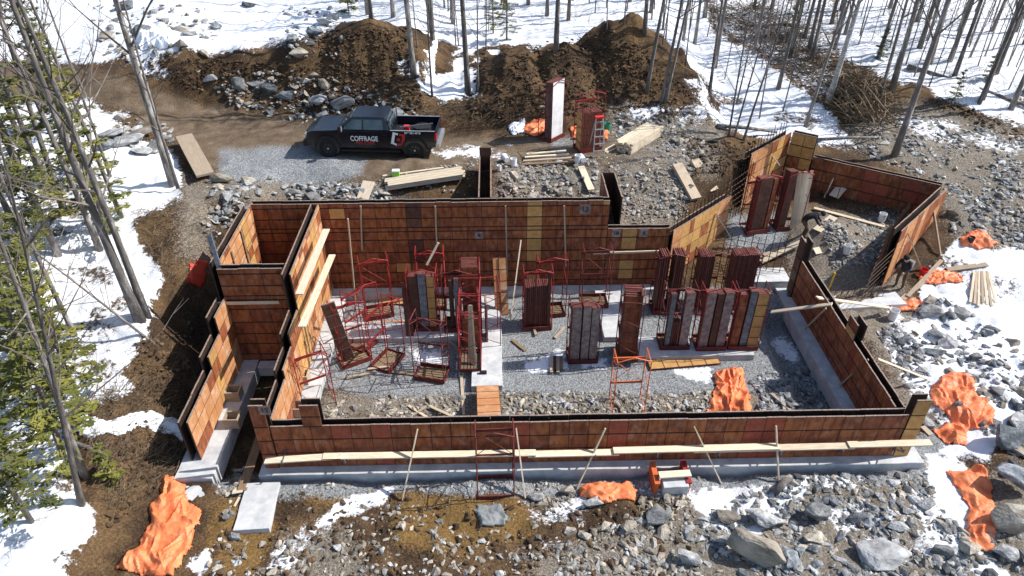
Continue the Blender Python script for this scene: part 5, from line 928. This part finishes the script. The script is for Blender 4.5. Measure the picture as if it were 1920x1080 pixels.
# ------------------------------------------------------------------ workers
def person(label, pos, rz, joints, scale=1.0):
    """joints: name -> local position; a single skinned body"""
    order = ['pelvis', 'waist', 'chest', 'neck', 'head', 'crown', 'lsh', 'lel', 'lha', 'rsh', 'rel', 'rha', 'lhip', 'lkn', 'lan', 'lto', 'rhip', 'rkn', 'ran', 'rto']
    rad = dict(pelvis=.15, waist=.14, chest=.17, neck=.065, head=.10, crown=.07, lsh=.085, lel=.058, lha=.04, rsh=.085, rel=.058, rha=.04, lhip=.105, lkn=.075, lan=.05, lto=.045, rhip=.105, rkn=.075, ran=.05, rto=.045)
    ed = [('pelvis', 'waist'), ('waist', 'chest'), ('chest', 'neck'), ('neck', 'head'), ('head', 'crown'), ('chest', 'lsh'), ('lsh', 'lel'), ('lel', 'lha'), ('chest', 'rsh'), ('rsh', 'rel'), ('rel', 'rha'), ('pelvis', 'lhip'), ('lhip', 'lkn'), ('lkn', 'lan'), ('lan', 'lto'), ('pelvis', 'rhip'), ('rhip', 'rkn'), ('rkn', 'ran'), ('ran', 'rto')]
    t = thing('person', label, 'person', pos, rz); me = bpy.data.meshes.new('body'); me.from_pydata([joints[k] for k in order], [(order.index(a), order.index(b)) for a, b in ed], [])
    o = link('body', me, t); sk = o.modifiers.new('s', 'SKIN'); lay = me.skin_vertices[0].data
    for i, k in enumerate(order): lay[i].radius = (rad[k], rad[k]); lay[i].use_root = (k == 'pelvis')
    o.modifiers.new('u', 'SUBSURF').levels = 1; o.modifiers['u'].render_levels = 2
    dg = bpy.context.evaluated_depsgraph_get(); nm = bpy.data.meshes.new_from_object(o.evaluated_get(dg)); o.modifiers.clear(); o.data = nm; nm.materials.clear()
    for k in ('cloth_k', 'cloth_b', 'skin', 'rubber'): nm.materials.append(M[k])
    hd_ = Vector(joints['head']); pv = joints['pelvis'][2]
    for f in nm.polygons:
        c = f.center; f.material_index = 3 if c.z < 0.13 else (1 if c.z < pv - 0.02 and (c - Vector(joints['lha'])).length > .15 and (c - Vector(joints['rha'])).length > .15 else 0)
        if (c - hd_).length < 0.14 or (c - Vector(joints['lha'])).length < .06 or (c - Vector(joints['rha'])).length < .06: f.material_index = 2
    nm.shade_smooth()
    cr = Vector(joints['crown']); ax = (cr - hd_).normalized(); h = MB(); h.tube([hd_ + ax * 0.02, hd_ + ax * 0.08, hd_ + ax * 0.15, hd_ + ax * 0.19], [.125, .13, .10, .03], 12); h.build('cap', 'cloth_k', t, True)
    fw_ = Vector((0, -1, 0)); fw_ = (fw_ - ax * fw_.dot(ax)).normalized()
    MB().tube([hd_ + fw_ * 0.09, hd_ + fw_ * 0.135 - ax * 0.02], [.022, .014], 6).build('nose', 'skin', t, True)
    for s in (-1, 1):      # short finger chains
        hn = Vector(joints['lha' if s < 0 else 'rha']); el = Vector(joints['lel' if s < 0 else 'rel']); d = (hn - el).normalized(); sd = d.cross(Vector((0, -1, 0.2))).normalized(); fg = MB()
        for k in range(4): b_ = hn + sd * (0.018 * (k - 1.5)); fg.tube([b_, b_ + d * 0.06, b_ + d * 0.09 + Vector((0, -0.02, -0.01))], [.011, .010, .007], 5)
        fg.tube([hn - sd * 0.03, hn - sd * 0.055 + d * 0.04], [.012, .008], 5); fg.build('fingers', 'skin', t, True)
    return t
STAND = dict(pelvis=(0, 0.05, .92), waist=(0, 0.0, 1.1), chest=(0, -.12, 1.32), neck=(0, -.2, 1.5), head=(0, -.27, 1.6), crown=(0, -.29, 1.7), lsh=(-.2, -.14, 1.4), lel=(-.27, -.28, 1.15), lha=(-.2, -.48, 1.02), rsh=(.2, -.14, 1.4), rel=(.27, -.3, 1.17), rha=(.18, -.5, 1.08), lhip=(-.11, .05, .88), lkn=(-.13, -.04, .47), lan=(-.13, .06, .08), lto=(-.14, -.12, .05), rhip=(.11, .05, .88), rkn=(.14, -.02, .47), ran=(.14, .1, .08), rto=(.15, -.08, .05))
BEND = dict(STAND); BEND.update(pelvis=(0, .22, .88), waist=(0, .1, 1.03), chest=(0, -.16, 1.16), neck=(0, -.34, 1.24), head=(0, -.43, 1.27), crown=(0, -.5, 1.33), lsh=(-.2, -.2, 1.18), lel=(-.25, -.36, .93), lha=(-.16, -.5, .76), rsh=(.2, -.2, 1.18), rel=(.25, -.38, .95), rha=(.14, -.54, .8), lhip=(-.11, .22, .84), rhip=(.11, .22, .84))
p = PG(1508, 446); person('person in black hooded top and brown trousers bending beside the tall pale boards', (p[0], p[1], p[2]), 1.2, BEND)
p = PG(1683, 540); person('person in black clothes and cap standing at the end of the splashed garage wall', (p[0], p[1], p[2]), -0.9, STAND)

# ------------------------------------------------------------------ trees
def bare_tree(seed, h, r0, nb=26, lean=0.03, start=0.3, kind='bark'):
    rr = random.Random(seed); m = MB(); ph = rr.uniform(0, 6.28); P = []; n = 9
    for i in range(n): t_ = i / (n - 1); P.append(Vector((math.sin(t_ * 2.3 + ph) * 0.22 * t_ * h * 0.06 + lean * h * t_ * math.cos(ph), math.cos(t_ * 2.9 + ph) * 0.2 * t_ * h * 0.06 + lean * h * t_ * math.sin(ph), -0.4 + t_ * (h + 0.4))))
    Rr = [r0 * (1.25 if i == 0 else 1) * (1 - 0.86 * (i / (n - 1)) ** 0.9) for i in range(n)]; m.tube(P, Rr, 8)
    tr = m.mesh('trunk', kind, True); b = MB()
    for k in range(nb):
        t_ = start + (0.97 - start) * (k + rr.random()) / nb; i = min(int(t_ * (n - 1)), n - 2); f = t_ * (n - 1) - i; base = P[i].lerp(P[i + 1], f); az = k * 2.4 + rr.uniform(-.5, .5); el = rr.uniform(0.25, 0.95); L = h * (0.30 - 0.2 * t_) * rr.uniform(0.6, 1.2) + 0.3
        d = Vector((math.cos(az) * math.cos(el), math.sin(az) * math.cos(el), math.sin(el))); q = [base]
        for s in range(3): d = (d + Vector((rr.uniform(-.2, .2), rr.uniform(-.2, .2), rr.uniform(0, .25)))).normalized(); q.append(q[-1] + d * (L / 3))
        rb = max(0.012, Rr[i] * 0.42); b.tube(q, [rb, rb * .7, rb * .4, rb * .15], 4, False)
        for w_ in range(3):
            s0 = q[1 + w_ % 3 - (1 if w_ == 3 else 0)]; d2 = (d + Vector((rr.uniform(-1, 1), rr.uniform(-1, 1), rr.uniform(-.3, .8)))).normalized(); e = s0 + d2 * L * rr.uniform(.2, .45)
            b.tube([s0, s0.lerp(e, .5) + Vector((0, 0, .04)), e], [rb * .38, rb * .25, .003], 3, False)
            e2 = s0.lerp(e, .5) + (d2 + Vector((rr.uniform(-1, 1), rr.uniform(-1, 1), rr.uniform(-.2, .6)))).normalized() * L * .18; b.tube([s0.lerp(e, .5), e2], [rb * .2, .003], 3, False)
    return tr, b.mesh('crown', 'twig')
def conifer(seed, h, r0, start=0.12):
    rr = random.Random(seed); tr = MB(); tr.tube([(0, 0, -.4), (0.05, 0, h * .5), (0, 0.05, h)], [r0, r0 * .6, .015], 8); st = MB(); nd = []; nf = []
    nbr = int(h * 7)
    for k in range(nbr):
        t_ = start + (1 - start) * (k / nbr) ** 1.0; z = t_ * h; L = (0.20 * h * (1 - t_) ** 0.75 + 0.12) * rr.uniform(.55, 1.15); az = k * 2.4 + rr.uniform(-.4, .4); d = Vector((math.cos(az), math.sin(az), rr.uniform(-.1, .25))); side = Vector((-d.y, d.x, 0))
        tip = Vector((0, 0, z)) + d * L - Vector((0, 0, L * L * .09)); st.tube([(0, 0, z), Vector((0, 0, z)).lerp(tip, .5) + Vector((0, 0, .05)), tip], [.018, .011, .003], 3, False)
        for j in range(int(16 + L * 46)):
            u = rr.random() ** 0.7; c = Vector((0, 0, z)).lerp(tip, 0.12 + 0.9 * u) + side * rr.gauss(0, .16 * L * (1.15 - u) + .03) + Vector((0, 0, rr.gauss(-.02, .035))); a = (d * rr.uniform(.4, 1) + side * rr.uniform(-.9, .9))  .normalized() * rr.uniform(.08, .17); bb = a.cross(Vector((rr.uniform(-.4, .4), rr.uniform(-.4, .4), 1))).normalized() * rr.uniform(.025, .055)
            o = len(nd); nd += [tuple(c - a - bb * .3), tuple(c - a * .2 + bb), tuple(c + a), tuple(c - a * .2 - bb)]; nf.append((o, o + 1, o + 2, o + 3))
    m = MB(); m.v = nd; m.f = nf; return tr.mesh('trunk', 'bark', True), st.mesh('branches', 'twig'), m.mesh('crown', 'needle')
BT = [bare_tree(11 + i, 15 + (i % 3) * 1.6, 0.15, 17 + i, 0.015 + 0.006 * (i % 4), 0.30) for i in range(5)]; THIN = [bare_tree(51 + i, 8.5 + i, 0.055, 18, 0.04, 0.25) for i in range(4)]
CF = [conifer(5, 10, .13), conifer(8, 8, .1), conifer(9, 2.2, .03, 0.05)]
M['birch'] = mat('birch_bark', (0.22, 0.20, 0.18), (0.62, 0.60, 0.57), 5, 0.8, stretch=(1, 1, 2.5)); BIRCH = bare_tree(77, 15, .15, 24, .02, .3, 'birch')
def tree(kind, pos, label, s=1.0, rot=None, grp=None, tilt=(0, 0), nm='bare_tree', cat='tree', rs=1.0):
    t = thing(nm, label, cat, (pos[0], pos[1], pos[2] - 0.05), random.uniform(0, 6.28) if rot is None else rot, grp); t.scale = (s * rs, s * rs, s)
    q = Matrix.Rotation(tilt[0], 4, 'X') @ Matrix.Rotation(tilt[1], 4, 'Y') @ Matrix.Rotation(t.rotation_euler.z, 4, 'Z'); t.rotation_euler = q.to_euler()
    link('trunk', kind[0], t)
    if len(kind) == 3: link('branches', kind[1], t)
    link('crown', kind[-1], t); return t
# trees of the left bank: foot pixel, kind, scale, thickness, tilt, label
for px, py, kd, s, rs, tl, lab in [(262, 600, BT[0], 1.0, 1.15, (0, -0.05), 'thick grey bare tree, left of the close pair above the trench'), (275, 592, BT[1], .95, .95, (0.02, 0.02), 'right trunk of the close pair of bare trees above the trench'), (325, 345, BT[2], 1.0, 1.1, (0, 0), 'straight bare tree beside the leaning crate side at the road'), (334, 352, THIN[1], 1.2, 1.2, (0, 0.02), 'slim bare tree right of the straight tree at the road'),
      (140, 628, BT[3], .8, .8, (0, 0.03), 'bare tree standing alone on the left snow'), (152, 945, BT[4], .75, .85, (0, 0.18), 'leaning bare trunk at lower left among conifer boughs'), (160, 895, BT[2], .75, .9, (0, 0.12), 'bare trunk right behind the leaning one at lower left'), (188, 470, BT[1], .9, .9, (0, 0), 'bare tree left of centre of the left snow bank'), (228, 408, BT[4], .9, .7, (0, -.03), 'thin bare tree near the slab ledge'),
      (120, 395, BT[0], .9, 1, (0, 0.05), 'stout bare tree among the upper left conifers'), (75, 330, BT[3], .9, .8, (0, 0), 'bare tree at the far left below the road'), (285, 640, THIN[0], .9, 1.1, (0.1, -0.5), 'bent sapling leaning out over the left trench'), (40, 450, BT[2], .9, .9, (0, .02), 'bare tree at the left edge behind the conifers'), (205, 330, THIN[2], 1.1, 1.2, (0, -.05), 'slim bare tree below the rock ledge')]:
    tree(kd, PG(px, py), lab, s, None, None, tl, rs=rs)
for px, py, k, s, tl, lab in [(110, 480, 0, 1.15, (0, 0), 'tall dark green conifer at upper left'), (20, 600, 0, 1.0, (0, 0), 'yellow-green conifer at the left edge, middle height'), (120, 860, 1, 1.0, (0, .1), 'conifer with drooping yellow-green boughs at lower left'), (-10, 820, 0, .9, (0, 0), 'broad conifer cut by the left edge low down'), (-60, 480, 0, 1.25, (0, 0), 'conifer cut by the left edge high up'), (40, 330, 0, 1.0, (0, 0), 'conifer by the road at the left edge'), (215, 905, 2, .8, (0, 0), 'small conifer seedling on the left bank'), (205, 440, 1, 1.05, (0, 0), 'conifer below the slab ledge, foliage over the left trunks'), (165, 340, 1, .95, (0, 0), 'conifer just below the road bend at left'), (150, 760, 1, .8, (0, .05), 'yellow-green conifer left of the white plastic sheet'), (95, 700, 1, 1.0, (0, 0), 'conifer with thin crown in the left snow'), (60, 980, 1, .9, (0, 0), 'lowest conifer at the bottom left corner'), (120, 240, 1, 1.0, (0, 0), 'conifer standing at the upper left road edge'),
      (655, 24, 2, 1.6, (0, 0), 'small fir on the snow behind the left mound'), (925, 62, 1, .55, (0, 0), 'slim fir behind the middle soil mound'), (950, 75, 1, .6, (0, 0), 'second slim fir right of the first behind the middle mound'), (1790, 185, 2, .8, (0, 0), 'low fir in the right woods above the dark berm'), (1850, 150, 2, .75, (0, 0), 'low fir right of the first in the right woods'), (1650, 110, 2, .9, (0, 0), 'low fir between trunks in the right woods'), (1480, 70, 2, 1.5, (0, 0), 'small fir beside the brush-strewn track')]:
    tree(CF[k], PG(px, py), lab, s, None, None, tl, 'conifer_tree', rs=1.0)
for px, py, kd, s, rs, tl, lab in [(776, 142, BT[0], 1, 1.05, (0, 0), 'dark bare tree between the left and middle soil mounds'), (878, 176, BT[1], 1, 1.05, (0, 0), 'straight bare tree at the left foot of the middle soil mound'), (811, 182, THIN[0], 1.1, 1, (0, .03), 'thin sapling between the two trees in the mound gap'), (897, 172, THIN[2], 1, .9, (0, 0), 'thin sapling right of the straight tree by the middle mound'), (1043, 94, BT[2], 1, .9, (0, .02), 'bare tree just behind the middle soil mound'), (1212, 176, BT[3], 1, .75, (0, .08), 'slanting bare tree on the right soil mound'), (1240, 192, BT[4], .9, .7, (0, .06), 'left of two close trunks at the right mound foot'), (1248, 190, BT[1], .9, .6, (0, .1), 'right of two close trunks at the right mound foot'),
      (1331, 172, BT[3], .8, .8, (0, 0), 'grey snag with a dark burl right of the right soil mound'), (1366, 256, THIN[1], 1.1, 1, (0, 0), 'left of three thin trees above the rebar mesh'), (1376, 258, THIN[3], 1, 1, (0, .05), 'middle of three thin trees above the rebar mesh'), (1393, 264, THIN[2], 1.1, 1.1, (0, .08), 'right of three thin trees above the rebar mesh'), (1510, 238, BT[0], .95, .7, (0, .05), 'dark bare tree in front of the birch on the right snow'), (1553, 190, BIRCH, 1, 1.1, (0, .04), 'pale birch beside the brush pile'), (1645, 200, BT[1], .95, .75, (0, 0), 'bare tree behind the brush pile'), (1677, 292, BT[2], 1, 1.1, (0, 0), 'thick grey bare tree at the edge of the rubble field'), (1672, 168, BT[4], 1, 1.15, (0, 0), 'thick dark bare tree right of the brush pile'), (1835, 195, BT[3], .95, .75, (0, 0), 'bare tree by the fallen log at right')]:
    tree(kd, PG(px, py), lab, s, None, None, tl, rs=rs)
# woods further back: three belts, each tree its own place in the row
def belt(poly, n, mind, what, sc=(.8, 1.05), thin=.35):
    X, Y, Z = scatter_px(poly, n * 6); keep = []
    for x, y, z in zip(X, Y, Z):
        if all((x - a) ** 2 + (y - b) ** 2 > mind ** 2 for a, b, _ in keep): keep.append((x, y, z))
        if len(keep) >= n: break
    pj = [project(np.array([a]), np.array([b]), np.array([c])) for a, b, c in keep]; od = sorted(range(len(keep)), key=lambda i: pj[i][0][0])
    for r_, i in enumerate(od):
        lab = '%s bare tree from left ' % ORD[r_] + what
        tree(random.choice(THIN) if random.random() < thin else random.choice(BT), keep[i], lab, random.uniform(*sc), None, 'bare trees ' + what, (random.uniform(-.03, .03), random.uniform(-.03, .03)), rs=random.uniform(.7, 1.05))
belt([(560, -20), (900, -20), (900, 90), (800, 110), (700, 40)], 18, 1.6, 'in the snow behind the left and middle mounds'); belt([(900, -20), (1330, -20), (1330, 60), (1230, 80), (1000, 60)], 20, 1.5, 'in the snow behind the middle and right mounds')
belt([(1230, 30), (1440, 110), (1520, 200), (1420, 235), (1300, 150)], 12, 1.6, 'on the open snow right of the right mound', thin=.6); belt([(1560, 10), (1760, 10), (1760, 170), (1600, 110)], 19, 1.5, 'in the right woods above the brush pile'); belt([(1760, 10), (1930, 10), (1930, 225), (1780, 190)], 19, 1.5, 'in the right woods near the upper right corner')
belt([(1330, -20), (1560, -20), (1580, 150), (1420, 80)], 20, 1.3, 'along the brush-strewn track'); belt([(560, -130), (1300, -130), (1300, -30), (560, -30)], 20, 2.0, 'at the top edge behind the mounds'); belt([(1300, -130), (1950, -130), (1950, -20), (1300, -20)], 20, 2.0, 'at the top edge of the right woods'); belt([(-150, -80), (250, -80), (130, 60), (-150, 90)], 12, 1.8, 'on the slope at the upper left corner'); belt([(-250, 250), (100, 250), (100, 420), (60, 700), (-250, 800)], 12, 1.6, 'in the thicket at the left edge')

belt([(640, 0), (1000, 0), (900, 110), (800, 120)], 12, 1.2, 'among the saplings in the gap behind the left mound', (.7, 1.0), 1.0); belt([(1000, 0), (1330, 0), (1330, 90), (1230, 90)], 14, 1.2, 'among the saplings behind the right mound', (.7, 1.0), 1.0); belt([(1560, 20), (1930, 20), (1930, 220), (1640, 130)], 24, 1.1, 'among the thin saplings in the right woods', (.7, 1.0), 1.0)
# ------------------------------------------------------------------ logs, brush, clods and twigs
def log(label, a, b, r0, r1, mk='bark'):
    m = MB(); a = np.array(a); b = np.array(b); c = (a + b) / 2 + [0, 0, .06]; o = m.tube([(0, 0, 0), c - a, b - a], [r0, (r0 + r1) / 2, r1], 8).build('fallen_log', mk, None, True); o.location = a; return tag(o, label, 'log')
log('long fallen trunk lying on the snow in the right woods', on(1700, 130, .15), on(1925, 205, .15), .16, .1); log('fallen trunk above the rebar mesh on the snow', on(1345, 240, .12), on(1455, 252, .1), .12, .07); log('pale log on the left bank below the white sheet', on(135, 835, .1), on(205, 862, .1), .09, .05); log('fallen branch behind the tall garage corner', on(1530, 268, .15), on(1650, 262, .12), .1, .05); log('dark rotten log end before the front wall below the fifth brace', on(1450, 930, .12), on(1480, 900, .15), .14, .1)
def brush(nm, label, poly, n, L=(0.3, 1.2), rad=.012, mk='brush', up=.25, pile=None, kind='stuff', cat='brush'):
    X, Y, Z = scatter_px(poly, n); m = MB()
    for x, y, z in zip(X, Y, Z):
        a = random.uniform(0, 6.28); l = random.uniform(*L); e = random.uniform(-.05, up); dz = pile(x, y) * random.random() if pile else 0
        d = Vector((math.cos(a) * math.cos(e), math.sin(a) * math.cos(e), math.sin(e))) * l; p = Vector((x, y, z + .03 + dz)); m.tube([p, p + d * .5 + Vector((random.uniform(-.05, .05), random.uniform(-.05, .05), .04)), p + d], [rad, rad * .8, rad * .3], 3, False)
    o = m.build(nm, mk); o['label'] = label; o['category'] = cat
    if kind: o['kind'] = kind
    return o
brush('brush_pile', 'heaped pile of stumps, roots and branches beside the pale birch', [(1560, 160), (1600, 150), (1660, 205), (1670, 250), (1620, 262), (1570, 215)], 420, (.6, 2.0), .035, up=.7, pile=lambda x, y: 1.2, kind=None, cat='brush pile')
brush('branch_litter', 'dead branches littering the track into the woods', [(1330, 20), (1440, 10), (1560, 110), (1600, 170), (1500, 150), (1400, 80)], 1100, (.5, 1.8), .022, up=.6); brush('twig_litter', 'dry grass and twigs on the left bank beside the trench', [(250, 400), (390, 380), (385, 470), (330, 560), (300, 520)], 500, (.2, .7), .008, up=.6); brush('twig_litter', 'roots and twigs on the cut bank below the white sheet', [(130, 760), (260, 680), (350, 700), (330, 900), (200, 960), (180, 880)], 1200, (.2, .8), .009, up=.5); brush('twig_litter', 'twigs fallen on the snow of the left bank', [(0, 400), (260, 430), (300, 600), (150, 900), (0, 1080)], 500, (.15, .7), .006, up=.2)
brush('twig_litter', 'roots hanging in the soil bank behind the truck', [(780, 190), (1030, 190), (1030, 235), (800, 235)], 500, (.2, .7), .01, up=.2); brush('twig_litter', 'small saplings and brush on the snow of the right woods', [(1560, 20), (1925, 20), (1925, 230), (1700, 160)], 420, (.5, 1.6), .008, up=1.2); brush('twig_litter', 'small saplings on the snow behind the mounds', [(640, 10), (1320, 10), (1330, 60), (1000, 60), (760, 120)], 260, (.5, 1.6), .008, up=1.2)
CL = [([(600, 60), (760, 50), (800, 215), (580, 215)], 2500), ([(890, 100), (1160, 60), (1310, 190), (1280, 205), (880, 225)], 3200), ([(210, 100), (600, 120), (600, 210), (350, 165)], 1400), ([(250, 650), (360, 600), (350, 880), (200, 1000), (240, 780)], 1200), ([(1780, 190), (1925, 250), (1900, 262), (1770, 205)], 300), ([(430, 930), (1000, 940), (1300, 960), (1300, 1085), (380, 1085)], 700), ([(1280, 250), (1420, 270), (1400, 320), (1300, 330)], 700)]
M['clod'] = mat('soil_clods', (0.03, 0.018, 0.010), (0.16, 0.098, 0.05), 3, 0.95, c3=(0.075, 0.046, 0.025), rnd=0.4, island=True); vs = []; fs = []; off = 0
for poly, n in CL:
    X, Y, Z = scatter_px(poly, n)
    for x, y, z in zip(X, Y, Z):
        V, Fc = random.choice(tpl['rockA']); s = 0.05 + 0.26 * random.random() ** 3; a = random.uniform(0, 6.28); W = V * s; W = np.stack([W[:, 0] * math.cos(a) - W[:, 1] * math.sin(a), W[:, 0] * math.sin(a) + W[:, 1] * math.cos(a), W[:, 2]], 1) + np.array([x, y, z + s * .1]); vs.append(W); fs.append(Fc + off); off += len(W)
me = bpy.data.meshes.new('soil_clods'); me.from_pydata(np.concatenate(vs).tolist(), [], np.concatenate(fs).tolist()); me.materials.append(M['clod']); o = link('soil_clods', me); o['kind'] = 'stuff'; o['category'] = 'soil'; o['label'] = 'dark clods of soil over the mounds and banks'
